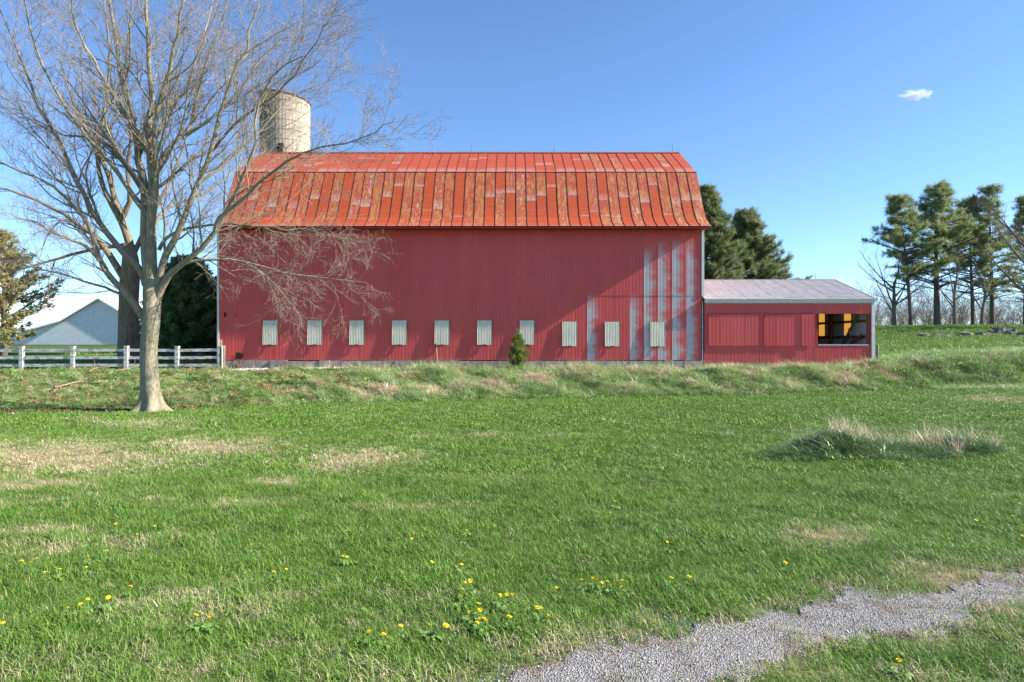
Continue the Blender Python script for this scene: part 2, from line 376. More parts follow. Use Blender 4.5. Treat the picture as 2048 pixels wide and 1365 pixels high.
def pan(x, s0, s1, lift):
    ks = sorted(set([s0, s1] + [k for k in seg if s0 + .02 < k < s1 - .02]))
    V = []; Fq = []; E = []
    def nrm(s):
        y0, z0 = prof_at(s - .03); y1, z1 = prof_at(s + .03); d = np.array([y1 - y0, z1 - z0]); d /= np.linalg.norm(d); return np.array([-d[1], d[0]])
    g = .012
    for k in ks:
        y, z = prof_at(k); n_ = nrm(min(max(k, s0 + .04), s1 - .04))
        lf = lift
        for (dx, dn) in ((g, 0), (RWID - g, 0)):
            V.append((dx, y + n_[0] * (dn + lf), z + n_[1] * (dn + lf)))
            E.append(max(0, 1 - (k - s0) / .3, ))
    for i in range(len(ks) - 1): Fq.append((2*i, 2*i+1, 2*i+3, 2*i+2))
    # a folded lip at the lower end
    y, z = prof_at(s0); n_ = nrm(s0 + .04); b0 = len(V)
    V += [(g, y + n_[0] * (lift - .015), z + n_[1] * (lift - .015)), (RWID - g, y + n_[0] * (lift - .015), z + n_[1] * (lift - .015))]; E += [1, 1]
    Fq.append((b0, b0 + 1, 1, 0))
    me = mesh('roof_panel', [(v[0], v[1], v[2]) for v in V], Fq)
    at = me.attributes.new('edge', 'FLOAT', 'POINT'); at.data.foreach_set('value', np.array(E, np.float32))
    return me
def seam(s0, s1):
    ks = [s0] + [k for k in seg if s0 + .02 < k < s1 - .02] + [s1]; V = []; Fq = []
    for k in ks:
        y, z = prof_at(k); y0, z0 = prof_at(k - .03); y1, z1 = prof_at(k + .03); d = np.array([y1 - y0, z1 - z0]); d /= np.linalg.norm(d); n_ = (-d[1], d[0])
        for dx, dn in ((-.010, -.01), (-.008, .032), (.008, .032), (.010, -.01)): V.append((dx, y + n_[0] * dn, z + n_[1] * dn))
    for i in range(len(ks) - 1):
        for k in range(3): Fq.append((4*i+k, 4*i+k+1, 4*i+k+5, 4*i+k+4))
    return mesh('roof_seam', V, Fq)
SB, ST = seg[4], seg[5]
seam_lo, seam_hi = seam(0, SB), seam(SB, ST)
rr = random.Random(11)
for i in range(NR):
    x = RX0 + i * RWID
    cut = rr.uniform(.25, .8) * SB
    cu2 = SB + rr.uniform(.25, .75) * (ST - SB)
    bandlo = [(0, cut), (cut - .03, SB)] if rr.random() < .85 else [(0, SB)]
    if rr.random() < .25: bandlo = [(0, cut * .5), (cut * .5 - .03, cut), (cut - .03, SB)]
    bandhi = [(SB, ST)] if rr.random() < .6 else [(SB, cu2), (cu2 - .03, ST)]
    for j, (a, b2) in enumerate(bandlo + bandhi):
        o = obj('roof_panel', pan(x, a, b2, .004 * (j % 3) + .002), MAT_ROOF, roof, (x, 0, 0))
        hi = j >= len(bandlo)
        o['tone'] = rr.choice([0., .1, .2, .25, .3, .6] if hi else [0., .05, .15, .3, .45, .55, .65, .75, .85, 1.]) + (0.25 if (not hi and x > 6.5) else 0)
    for me in (seam_lo, seam_hi):
        obj('roof_seam', me, MAT_SEAM, roof, (x, 0, 0))
ym, zm = prof_at(SB)
obj('knee_flashing', MB().box((RX0, ym - .035, zm - .03), (RX1, ym + .02, zm + .028)).me('knee_flashing'), MAT_SEAM, roof)
obj('ridge_cap', MB().add([(RX0, 39.1, 13.25), (RX1, 39.1, 13.25), (RX1, 39.3, 13.39), (RX0, 39.3, 13.39), (RX0, 39.5, 13.25), (RX1, 39.5, 13.25)], [(0, 1, 2, 3), (3, 2, 5, 4)]).me('ridge_cap'), MAT_SEAM, roof)
obj('eave_board', MB().box((RX0 + .05, 32.97, 7.50), (RX1 - .08, 33.03, 7.60)).me('eave_board'), MAT_REDTRIM, roof)
obj('soffit', MB().box((RX0 + .05, 33.03, 7.56), (RX1 - .08, WY + .05, 7.62)).me('soffit'), MAT_REDTRIM, roof)
for px in (775, 943, 1108, 1345):
    xx = (px - 1024) * 39.3 / F
    v, qd = tubes([[(xx, 39.3, 13.34), (xx, 39.3, 13.7), (xx + .02, 39.3, 13.95)]], [[.02, .013, .008]], 5)
    rod = obj('lightning_rod', mesh('lightning_rod', v, qd), MAT_IRON, roof)
# shutters over the windows: hinged at the top, bottoms standing off the wall
q = M('pale_shutter', .5, .4); p_ = q.pos(); n1 = q.noise(q.scale(p_, (1, 1, .3)), 4, 5); n2 = q.noise(p_, 20, 4)
q.color(q.mix(q.ramp(n1, .3, .7), (.52, .48, .38), (.70, .66, .53)))
MAT_SHUT = q.m
sh = corr(.76, 1.30, 9, .0065)
MAT_FRAME = plain('shutter_edge', (.2, .22, .16), .7, .3, 10)
for i, px in enumerate((541, 630, 714, 799, 884, 969, 1054, 1139, 1224, 1315)):
    xc = (px - 1024) * WY / F; zt = 2.70 - (.01 * i if i > 6 else 0)
    o = obj('shutter', sh, MAT_SHUT, barn, (xc - .38, WY - .10 - .003, zt - 1.30)); o.rotation_euler = (-R(2.6), 0, 0)
    fr = MB().box((-.02, .012, 0), (.0, .04, 1.3)).box((.76, .012, 0), (.78, .04, 1.3)).box((-.02, .012, 1.3), (.78, .05, 1.325)).box((.0, .012, -.01), (.76, .04, .015))
    f2 = obj('shutter_frame', fr.me('shutter_frame'), MAT_FRAME, o, ORG[o])
    obj('latch', MB().box((.30, -.03, -.015), (.46, .015, .03)).me('latch'), MAT_IRON, o, ORG[o])
    obj('window_opening', MB().box((xc - .34, WY - .012, zt - 1.25), (xc + .34, WY - .008, zt - .03)).me('window_opening'), MAT_DARK, barn)
# holes rusted through the left end of the sheeting
for (px, py, w, h) in ((450, 630, .16, .30), (472, 631, .05, .2), (477, 712, .5, .42)):
    c = P(px, py, WY - .012); a = np.linspace(0, 2 * math.pi, 11)[:-1]; r = np.array([random.uniform(.6, 1.1) for _ in a])
    obj('rust_hole', mesh('rust_hole', [(c[0] + .5 * w * r[k] * math.cos(t), WY - .012, c[2] + .5 * h * r[k] * math.sin(t)) for k, t in enumerate(a)], [tuple(range(10))]), MAT_DARK, barn)

# ------------------------------------------------------------------ open shed against the barn's right end
SX0, SX1, SY = 10.31, 19.25, WY - .02
ZS0, ZS1 = .42, 3.80
shed = empty('shed', ((SX0 + SX1) / 2, SY, .3), 'low red metal shed with grey roof and one open bay', 'shed')
OX0, OX1, OZ0, OZ1 = 16.42, 19.08, 1.40, 3.06
sw = (SX1 - SX0) / 12
fw = obj('front_wall', MB().box((SX0, SY + .03, ZS0), (OX0 - .02, SY + .10, ZS1)).box((OX0 - .02, SY + .03, ZS0), (SX1, SY + .10, OZ0 - .03)).box((OX0 - .02, SY + .03, OZ1), (SX1, SY + .10, ZS1)).box((OX1 + .02, SY + .03, OZ0 - .03), (SX1, SY + .1, OZ1)).me('front_wall'), MAT_REDTRIM, shed)
c_lo = corr(sw, OZ0 - .02 - ZS0, 10); c_mid = corr(sw, OZ1 - OZ0 + .04, 10); c_hi = corr(sw, ZS1 - OZ1, 10)
for i in range(12):
    x = SX0 + i * sw
    for me, z in ((c_lo, ZS0), (c_hi, OZ1), (c_mid, OZ0 - .02)):
        if me is c_mid and x + sw > OX0 + .3: continue
        obj('wall_sheet', me, MAT_RED, fw, (x, SY + .004 * (i % 2), z + (.0 if me is not c_mid else .002)))
for (pa, pb, n) in ((1417, 1517, 4), (1528, 1627, 4)):          # covers over the two closed bays
    xa, xb = (pa - 1024) * SY / F, (pb - 1024) * SY / F; w = (xb - xa) / n
    cv = obj('bay_cover', MB().box((xa, SY - .052, OZ0 - .06), (xb, SY - .035, OZ1 - .02)).me('bay_cover'), MAT_REDTRIM, shed)
    me = corr(w, OZ1 - OZ0 + .02, 9, .008)
    for k in range(n):
        o = obj('cover_sheet', me, MAT_RED, cv, (xa + k * w, SY - .068 - (.035 if (pa == 1528 and k == 3) else .004 * (k % 2)), OZ0 - .05 + random.uniform(-.015, .015)))
MAT_SILL = plain('shed_sill', (.5, .5, .48), .6, .2)
obj('sill', MB().box((OX0 - .02, SY - .03, OZ0 - .035), (OX1 + .03, SY + .12, OZ0 + .02)).me('sill'), MAT_SILL, shed)
obj('corner_trim', MB().box((SX1 + .002, SY - .05, .1), (SX1 + .17, SY + .12, 3.78)).me('corner_trim'), MAT_WHITE, shed)
obj('gutter', MB().box((SX0 - .02, SY - .16, 3.68), (SX1 + .16, SY - .06, 3.79)).box((SX0, SY - .058, 3.62), (SX1 + .15, SY + .1, 3.84)).me('gutter'), MAT_WHITE, shed)
obj('footing', MB().box((SX0 + .02, SY - .03, -.3), (SX1 + .05, SY + .2, ZS0 - .01)).me('footing'), MAT_CONC, shed)
q = M('zinc_roof', .45, .4); p_ = q.pos(); n1 = q.noise(q.scale(p_, (.35, 1, 3.2)), 1.6, 5, .6); n2 = q.noise(q.scale(p_, (1, .3, .3)), 5, 4)
z_ = q.mix(q.ramp(n2, .35, .65), (.34, .335, .32), (.44, .43, .41)); z_ = q.mix(q.ramp(n1, .60, .68, 0, .8), z_, (.18, .18, .2))
q.color(z_); MAT_ZINC = q.m
RDY, RDZ = 38.0, 5.28
srf = obj('roof', MB().quad((SX0, RDY, RDZ - .02), (SX1 + .2, RDY, RDZ - .02), (SX1 + .2, 42.5, 3.75), (SX0, 42.5, 3.75)).me('roof_back'), MAT_ZINC, shed)
ln = math.hypot(RDY - SY + .22, RDZ - 3.80); swr = (SX1 + .2 - SX0) / 12
me = corr(swr, ln, 8, .010)
for i in range(12):
    o = obj('roof_sheet', me, MAT_ZINC, srf, (SX0 + i * swr, SY - .22, 3.815 + .004 * (i % 2)))
    o.rotation_euler = (-(math.pi / 2 - math.atan2(RDZ - 3.80, RDY - SY + .22)), 0, 0)
MAT_VERGE = plain('white_verge', (.62, .62, .6), .6, .1)
obj('verge_trim', MB().bar((SX1 + .21, SY - .22, 3.80), (SX1 + .21, RDY, RDZ), .03, .10).me('verge_trim'), MAT_VERGE, srf)
obj('ridge_cap', MB().box((SX0, RDY - .08, RDZ - .0), (SX1 + .2, RDY + .08, RDZ + .035)).me('ridge_cap'), MAT_ZINC, srf)
v, qd = tubes([[(18.3, RDY, RDZ), (18.3, RDY, RDZ + .4)]], [[.015, .008]], 5); obj('lightning_rod', mesh('rod', v, qd), MAT_IRON, srf)
# inside
MAT_LINER = plain('pale_liner', (.55, .57, .6), .6, .12)
ge = MB()      # gable end seen from inside: pale sheets with two translucent yellow sheets let in
def gz(y): return 3.60 + (RDZ - 3.80) * (1 - abs(y - RDY) / 4.22)
spans = [(SY + .12, 35.75, 0), (35.75, 36.5, 1), (36.5, 38.75, 0), (38.75, 39.5, 1), (39.5, 42.4, 0)]
MAT_FIB = M('yellow_fibreglass', .5, .3); MAT_FIB.color((.45, .25, .05)).leafy((.26, .13, .022), .7); MAT_FIB = MAT_FIB.m
for (ya, yb, yel) in spans:
    xg = SX1 - .02
    ks = [ya] + ([RDY] if ya < RDY < yb else []) + [yb]
    if yel:
        m_ = MB().add([(xg, ya, 1.92), (xg, yb, 1.92), (xg, yb, gz(yb)), (xg, ya, gz(ya))], [(0, 1, 2, 3)])
        obj('light_panel', m_.me('light_panel'), MAT_FIB, shed)
        m_ = MB().box((xg - .01, ya, .1), (xg + .03, yb, 1.92)); obj('gable_sheet', m_.me('gable_sheet'), MAT_LINER, shed)
    else:
        top = [(y, gz(y)) for y in ks]; pr = [(ya, .1)] + top + [(yb, .1)]
        n = len(pr); V = [(xg - .01, *p) for p in pr] + [(xg + .03, *p) for p in pr]
        obj('gable_sheet', mesh('gable_sheet', V, [tuple(range(n)), tuple(range(2*n-1, n-1, -1))] + [(i, n + i, n + (i+1) % n, (i+1) % n) for i in range(n)]), MAT_LINER, shed)
MAT_TIMB = plain('brown_timber', (.22, .085, .045), .8, .3, 10)
obj('girt', MB().box((SX1 - .10, SY + .12, 2.62), (SX1 - .035, 42.3, 2.76)).me('girt'), MAT_TIMB, shed)
obj('girt', MB().box((SX1 - .10, SY + .12, 1.76), (SX1 - .035, 42.3, 1.90)).me('girt'), MAT_TIMB, shed)
obj('post', MB().box((SX1 - .26, 37.6, .1), (SX1 - .105, 37.78, 5.1)).me('post'), MAT_TIMB, shed)
obj('brace', MB().bar((SX1 - .18, 36.4, 1.35), (SX1 - .18, 34.6, 3.2), .10, .12).me('brace'), MAT_WOOD, shed)
obj('brace', MB().bar((SX1 - .3, 35.6, 1.3), (SX1 - .3, 34.1, 1.95), .10, .12).me('brace'), MAT_TIMB, shed)
obj('brace', MB().bar((SX1 - .22, 35.3, 1.2), (SX1 - .22, 35.6, 2.3), .07, .09).me('brace'), MAT_WOOD, shed)
obj('tie_beam', MB().bar((SX0 + .3, 34.3, 3.35), (SX1 - .1, 34.3, 3.35), .12, .2).me('tie_beam'), MAT_TIMB, shed)
obj('back_wall', MB().box((SX0 + .3, 42.3, .1), (SX1 - .05, 42.38, 3.8)).me('back_wall'), MAT_LINER, shed)
obj('floor', MB().box((SX0 + .02, SY + .2, .0), (SX1 - .05, 42.3, .41)).me('floor'), MAT_CONC, shed)
obj('frame_post', MB().box((OX1 + .0, SY + .1, .4), (OX1 + .1, SY + .22, 3.6)).me('frame_post'), MAT_WOOD, shed)

# ------------------------------------------------------------------ silo behind the barn
q = M('silo_staves', .9, .2); p_ = q.pos(); l_ = q.loc()
n1 = q.noise(q.scale(p_, (3, 3, .25)), 1., 5, .6); n2 = q.noise(p_, 5, 4); n3 = q.noise(p_, .9, 4); zr = q.sep(p_)[2]; xr = q.sep(l_)[0]
c = q.mix(q.ramp(n1, .3, .7), (.44, .385, .30), (.29, .25, .19))
stain_shade = q.ramp(q.math('ADD', .07, q.math('ADD', q.math('ADD', n3, q.math('MULTIPLY', xr, -.24)), q.math('MULTIPLY', n2, .3))), .62, .95)  # noisy stains plus shade painted into the colour, darker towards the left side
c = q.mix(q.math('MULTIPLY', stain_shade, .85), c, q.mix(n2, (.075, .08, .05), (.13, .12, .06)))
moss = q.ramp(q.math('ADD', q.math('MULTIPLY', q.math('SUBTRACT', zr, 20.3), .7), n2), .9, 1.2)
c = q.mix(moss, c, (.17, .14, .03)); q.color(c).bump(n2, .3, .02); MAT_SILO = q.m
sc_ = P(570.5, 682, 50.5); SR = 48 * 50.5 / F
silo = empty('silo', (sc_[0], 50.5, .6), 'weathered cream concrete silo with moss stains and painted-in shade on its left side, rising behind the barn', 'silo')
ns = 48; V = []; Fq = []
for k in range(ns * 2):
    a = math.pi * 2 * k / (ns * 2); r = SR if k % 2 == 0 else SR - .012
    top = 20.9 - .28 * math.cos(a) * 1.0
    V += [(r * math.cos(a), r * math.sin(a), .3), (r * math.cos(a), r * math.sin(a), top)]
for k in range(ns * 2): j = (k + 1) % (ns * 2); Fq.append((2*k, 2*j, 2*j+1, 2*k+1))
obj('stave_wall', mesh('stave_wall', V, Fq), MAT_SILO, silo, (sc_[0], 50.5, 0))
for k, z in enumerate(np.arange(1.5, 20.4, .75)):
    a = np.linspace(0, 2 * math.pi, 41)
    v, qd = tubes([np.stack([sc_[0] + (SR + .01) * np.cos(a), 50.5 + (SR + .01) * np.sin(a), np.full(41, z)], -1)], [np.full(41, .012)], 4)
    if z > 13: obj('hoop', mesh('hoop', v, qd), MAT_IRON, silo)
a = np.linspace(0, 2 * math.pi, 49)
v, qd = tubes([np.stack([sc_[0] + (SR + .03) * np.cos(a), 50.5 + (SR + .03) * np.sin(a), 20.92 - .28 * np.cos(a)], -1)], [np.full(49, .06)], 5)
obj('rim', mesh('rim', v, qd), MAT_RUST, silo)
hx = P(561, 296, 48.6)
obj('hatch', MB().box((hx[0] - .22, 50.5 - SR - .08, hx[2] - .5), (hx[0] + .22, 50.5 - SR + .25, hx[2] + .35)).me('hatch'), MAT_DARK, silo)
obj('cap_stub', MB().bar((sc_[0] - .1, 50.2, 20.5), (sc_[0] + .0, 50.1, 21.5), .16).me('cap_stub'), MAT_RUST, silo)

# ------------------------------------------------------------------ white farm building far left
MAT_WWALL = plain('white_boards', (.62, .64, .67), .8, .1, 2); MAT_WROOF = plain('white_metal_roof', (.8, .8, .8), .5, .06, 2)
wb = P(200, 690, 75)
farm = empty('farm_building', (wb[0], 75, 1.1), 'white farm building with low gable end and bright white roof beyond the fence', 'building')
def fp(px, py, D=75): return tuple(P(px, py, D))
pr = [(22, 690), (22, 668), (75, 657), (125, 643), (200, 598), (275, 643), (325, 657), (378, 668), (378, 690)]
n = len(pr); V = [fp(*p) for p in pr]; V += [(v[0], v[1] + 14, v[2]) for v in V]
obj('gable_wall', mesh('gable_wall', V, [tuple(range(n))] + [(i, (i+1) % n, n + (i+1) % n, n + i) for i in (0, n - 2)]), MAT_WWALL, farm)
b = MB()
for i in range(1, n - 2):
    A, B2 = fp(pr[i][0], pr[i][1] - 2), fp(pr[i+1][0], pr[i+1][1] - 2)
    if i == 1: A = fp(17, 668)
    A = (A[0], 74.6, A[2]); B2 = (B2[0], 74.6, B2[2])
    b.quad(A, B2, (B2[0], 90, B2[2]), (A[0], 90, A[2]))
    b.quad(A, B2, (B2[0], 74.6, B2[2] - .18), (A[0], 74.6, A[2] - .18))
obj('roof', b.me('roof'), MAT_WROOF, farm)
q0, q1, q2, q3 = P(88, 592, 98), P(420, 600, 98), P(420, 660, 90), P(70, 660, 90)
obj('main_roof', MB().quad(q3, q2, q1, q0).me('main_roof'), MAT_WROOF, farm)
obj('main_wall', MB().quad((q3[0], 90.2, .5), (q2[0], 90.2, .5), (q2[0], 90.2, q2[2]), (q3[0], 90.2, q3[2])).me('main_wall'), MAT_WWALL, farm)

# ------------------------------------------------------------------ fence
MAT_FENCE = M('white_fence', .75, .25); p_ = MAT_FENCE.pos(); n1 = MAT_FENCE.noise(MAT_FENCE.scale(p_, (1, 1, 4)), 3, 6, .7)
MAT_FENCE.color(MAT_FENCE.mix(MAT_FENCE.ramp(n1, .46, .62), (.74, .72, .66), (.30, .27, .2))); MAT_FENCE = MAT_FENCE.m
FYD = 33.5
fx = [(px - 1024) * FYD / F for px in (-59, 43.5, 146, 253, 354.5, 441)]
fence = empty('fence', (-24, FYD, 0), 'white weathered three-rail board fence left of the barn', 'fence')
for i, x in enumerate(fx):
    z = float(H(x, FYD)); t = z + 1.27
    m_ = MB().box((x - .10, FYD - .08, z - .3), (x + .10, FYD + .08, t)).box((x - .115, FYD - .095, t), (x + .115, FYD + .095, t + .03))
    obj('post', m_.me('post'), MAT_FENCE, fence)
    if i < len(fx) - 1:
        x2 = fx[i + 1]; z2 = float(H(x2, FYD))
        for hgt in (.28, .68, 1.08):
            m_ = MB().bar((x + .102, FYD - .03, z + hgt), (x2 - .102, FYD - .03, z2 + hgt), .035, .15); obj('rail', m_.me('rail'), MAT_FENCE, fence)
for (px, pt, D, w, lb) in ((441.5, 680, 33.2, .13, 'bare grey wooden post at the barn corner, taller of two'), (448.5, 691, 33.1, .11, 'bare grey wooden post at the barn corner, shorter of two'),
                         (1755, 690, 33.0, .12, 'dark grey wooden post right of the shed corner')):
    x = (px - 1024) * D / F; z = float(H(x, D)); tz = P(px, pt, D)[2]
    v, qd = tubes([[(x, D, z - .3), (x, D, (z + tz) / 2), (x + .01, D, tz), (x + .01, D, tz + .004)]], [[w / 2, w / 2, w / 2.1, .001]], 7)
    tag(obj('wooden_post', mesh('wooden_post', v - np.array([x, D, z]), qd), MAT_WOOD, None, (x, D, z)), lb, 'post')

# ------------------------------------------------------------------ small things by the barn
xw = (876 - 1024) * 33.3 / F; zw = float(H(xw, 33.3))
hy = empty('yard_hydrant', (xw, 33.3, zw), 'thin rusty standpipe leaning by the barn wall under a shutter', 'standpipe')
v, qd = tubes([[(xw + .02, 33.3, zw - .1), (xw - .04, 33.3, zw + .6), (xw - .1, 33.32, 1.32)]], [[.022, .02, .02]], 7); obj('pipe', mesh('pipe', v, qd), plain('pale_pipe', (.35, .3, .27), .6), hy)
obj('head', MB().bar((xw - .10, 33.3, 1.26), (xw - .12, 33.28, 1.46), .08).bar((xw - .2, 33.3, 1.36), (xw - .08, 33.3, 1.48), .035).me('head'), MAT_RUST, hy)
sc0 = P(478, 722, 33.2); z0 = float(H(sc0[0], 33.2))
scrap = empty('rusty_scrap', (sc0[0], 33.2, z0), 'rusty broken iron scrap leaning at the barn left corner', 'scrap')
b = MB()
for k in range(5):
    a = random.uniform(0, 6.3); l = random.uniform(.25, .5)
    b = MB().bar((sc0[0] - .3 + .14 * k, 33.2 + random.uniform(-.1, .1), z0 - .03), (sc0[0] - .3 + .14 * k + l * math.cos(a), 33.25, z0 + random.uniform(.15, .6)), .06, .035)
    obj('iron_piece', b.me('iron_piece'), MAT_RUST, scrap)

# ------------------------------------------------------------------ trees
def bark(name, c0, c1, moss=(.16, .17, .06), mf=.4, sc=6):
    q = M(name, .9, .15); p_ = q.pos(); n1 = q.noise(q.scale(p_, (3, 3, .7)), sc, 5, .65); n2 = q.noise(p_, 1.2, 4)
    q.color(q.mix(q.ramp(n2, .45, .7, 0, mf), q.mix(q.ramp(n1, .3, .7), c0, c1), moss)).bump(n1, .7, .04); return q.m
MAT_MAPLE = bark('maple_bark', (.165, .14, .098), (.38, .33, .24))
MAT_TWIG = bark('maple_twigs', (.26, .21, .18), (.38, .31, .27), (.26, .21, .17), .3)
MAT_OAK = bark('rough_bark', (.09, .07, .045), (.27, .215, .145), (.2, .17, .07), .3, 4)
MAT_PINEBARK = bark('pine_bark', (.07, .055, .05), (.15, .12, .10), (.12, .11, .09), .2)
MAT_GREYTWIG = bark('grey_twigs', (.13, .105, .09), (.22, .18, .15), (.16, .13, .1), .3)
def px_path(pts, D, dD, n=14):
    a = []
    for i, (x, y) in enumerate(pts):
        a.append(P(x, y, D + dD * (i / (len(pts) - 1)) ** 1.2))
    return resample(a, n)
def limbed_tree(name, label, cat, base, trunk, tr_r, limbs, mats, lv, flare=0, extra=None, up=.35):
    """trunk and limbs are world polylines; smaller wood grows from every limb"""
    t = empty(name, base, label, cat)
    tp = resample(trunk, 40); trr = np.interp(np.linspace(0, 1, 40), np.linspace(0, 1, len(tr_r)), tr_r)
    v, qd = tubes([tp], [trr], 32)
    if flare:
        zz = v[:, 2] - base[2]; an = np.arctan2(v[:, 1] - base[1], v[:, 0] - base[0])
        f = 1 + flare * np.exp(-np.maximum(zz, 0) / .26) * (1 + .75 * np.sin(an * 5 + 1)) + .05 * np.sin(an * 4 + zz * .4) + .03 * np.sin(an * 7 + 2)
        cx = np.interp(v[:, 2], tp[:, 2], tp[:, 0]); cy = np.interp(v[:, 2], tp[:, 2], tp[:, 1])
        v[:, 0] = cx + (v[:, 0] - cx) * f; v[:, 1] = cy + (v[:, 1] - cy) * f
    obj('trunk', mesh('trunk', v, qd, True), mats[0], t)
    for (path, r0, r1, u_) in limbs:
        n = len(path); rad = r0 + (r1 - r0) * np.linspace(0, 1, n) ** .8
        wob = rng.normal(size=path.shape) * .05 * np.linspace(0, 1, n)[:, None]; path = path + wob
        lo = obj('limb', mesh('limb', *tubes([path], [rad], 10), True), mats[0], t)
        ln = np.linalg.norm(np.diff(path, axis=0), axis=1).sum()
        A, ra = path[None], rad[None]
        n2 = max(3, int(ln * lv[0]))
        c2, r2 = spawn(A, ra, n2, .18, 1.0, .75, max(1.2, ln * .30), u_, 9, .42, .13, .008)
        c3, r3 = spawn(c2, r2, lv[1], .12, 1.0, .75, 1.15, u_ * .8, 6, .6, .16, .0065)
        c3b, r3b = spawn(A, ra, int(n2 * 1.5), .3, 1.0, .8, 1.0, u_, 6, .3, .15, .006)
        c3 = np.concatenate([c3, c3b]); r3 = np.concatenate([r3, r3b])
        c4, r4 = spawn(c3, r3, lv[2], .12, 1.0, .75, .50, u_ * .8, 4, .7, .2, .0045)
        obj('branches', mesh('branches', *join([tubes(c2, r2, 5), tubes(c3, r3, 4)]), True), mats[0] if len(mats) < 3 else mats[2], lo)
        o = obj('twigs', mesh('twigs', *tubes(c4, r4, 3)), mats[1], lo); o['kind'] = 'stuff'
        if len(lv) > 3:
            c5, r5 = spawn(c4, r4, lv[3], .3, 1.0, .7, .2, u_ * .6, 3, .8, .2, .0035)
            o = obj('twig_tips', mesh('twig_tips', *tubes(c5, r5, 3)), mats[1], lo); o['kind'] = 'stuff'
    return t
TD = 22.0
tb = P(303, 822, TD); tb[2] = float(H(tb[0], TD)) - .02
trunk = [tb - [0, 0, .25], tb + [0, 0, .15], P(300, 760, TD), P(298, 700, TD), P(303, 640, TD), P(304, 580, TD), P(301, 530, TD)]
LM = [
 ([(300, 560), (290, 480), (291, 390), (281, 332), (273, 273), (250, 176), (234, 98), (219, 0), (205, -120)], .6, .25, .03, .3),
 ([(303, 545), (302, 450), (304, 351), (297, 254), (300, 195), (297, 98), (293, 0), (290, -130)], -.6, .24, .03, .3),
 ([(302, 470), (308, 400), (312, 332), (309, 250), (332, 156), (355, 78), (367, 0), (385, -110)], -1.6, .17, .025, .3),
 ([(290, 640), (262, 600), (234, 569), (203, 526), (172, 441), (148, 414), (98, 367), (39, 344), (-30, 320)], -1.5, .18, .025, .3),
 ([(292, 570), (281, 541), (250, 510), (195, 441), (168, 390), (145, 344), (117, 273), (70, 188), (39, 117), (0, 20), (-20, -60)], 1.2, .17, .025, .3),
 ([(312, 580), (324, 540), (332, 508), (363, 457), (395, 367), (422, 305), (441, 227), (465, 148), (492, 98), (508, 39), (525, -40)], -1.0, .19, .022, .3),
 ([(304, 400), (312, 340), (352, 281), (379, 258), (400, 180), (414, 117), (449, 39), (470, -40)], 1.4, .13, .02, .3),
 ([(371, 272), (441, 223), (488, 168), (539, 98), (605, 59), (660, 20)], .9, .08, .014, .25),
 ([(314, 600), (335, 555), (363, 530), (422, 477), (469, 391), (504, 312), (512, 234), (545, 150), (600, 110)], -1.8, .17, .02, .3),
 ([(430, 460), (441, 434), (500, 387), (555, 336), (625, 297), (684, 289), (742, 266), (781, 242)], -2.4, .09, .012, .2),
 ([(318, 500), (336, 473), (375, 457), (441, 449), (547, 455), (620, 465), (690, 480)], -.6, .09, .012, .0),
 ([(318, 575), (345, 540), (391, 522), (441, 520), (508, 530), (586, 549), (664, 557), (735, 566)], .8, .10, .012, -.02),
 ([(500, 530), (540, 560), (575, 600), (600, 625)], .8, .045, .01, -.1),
 ([(262, 598), (234, 585), (188, 569), (129, 549), (78, 538), (0, 516), (-40, 500)], -1.6, .075, .014, .05),
 ([(296, 430), (270, 400), (225, 330), (190, 290), (150, 240), (90, 150), (60, 60), (40, -40)], -2.4, .12, .02, .3),
 ([(290, 390), (250, 330), (200, 280), (130, 270), (60, 240), (0, 215)], 2.4, .10, .015, .25),
 ([(300, 300), (330, 240), (380, 160), (410, 60), (430, -40)], 3.0, .09, .018, .3),
 ([(297, 300), (250, 230), (190, 130), (150, 40), (130, -60)], -3.0, .10, .018, .3),
 ([(395, 367), (450, 330), (520, 260), (580, 200), (650, 160), (700, 130)], 2.2, .07, .012, .25),
 ([(422, 305), (470, 250), (560, 180), (620, 100), (660, 40)], -2.6, .07, .012, .3),
 ([(300, 480), (330, 420), (420, 380), (480, 330), (540, 300)], 3.2, .09, .013, .25),
 ([(234, 569), (180, 500), (120, 470), (60, 440), (0, 430)], -2.6, .09, .014, .2),
]
limbs = []
for pts, dD, r0, r1, u_ in LM:
    D0 = TD
    if pts[0] == (371, 272): D0 = TD + .4
    if pts[0] == (430, 460): D0 = TD - .7
    if pts[0] == (500, 530): D0 = TD + .5
    limbs.append((px_path(pts, D0, dD, 16), r0 * .80, r1 * .75, u_))
limbed_tree('maple_tree', 'large bare maple with smooth grey-green trunk in front of the fence', 'tree', tuple(tb), trunk, [.345, .315, .285, .268, .28, .285, .20], limbs, (MAT_MAPLE, MAT_TWIG), (1.85, 6, 6, 2), .95)
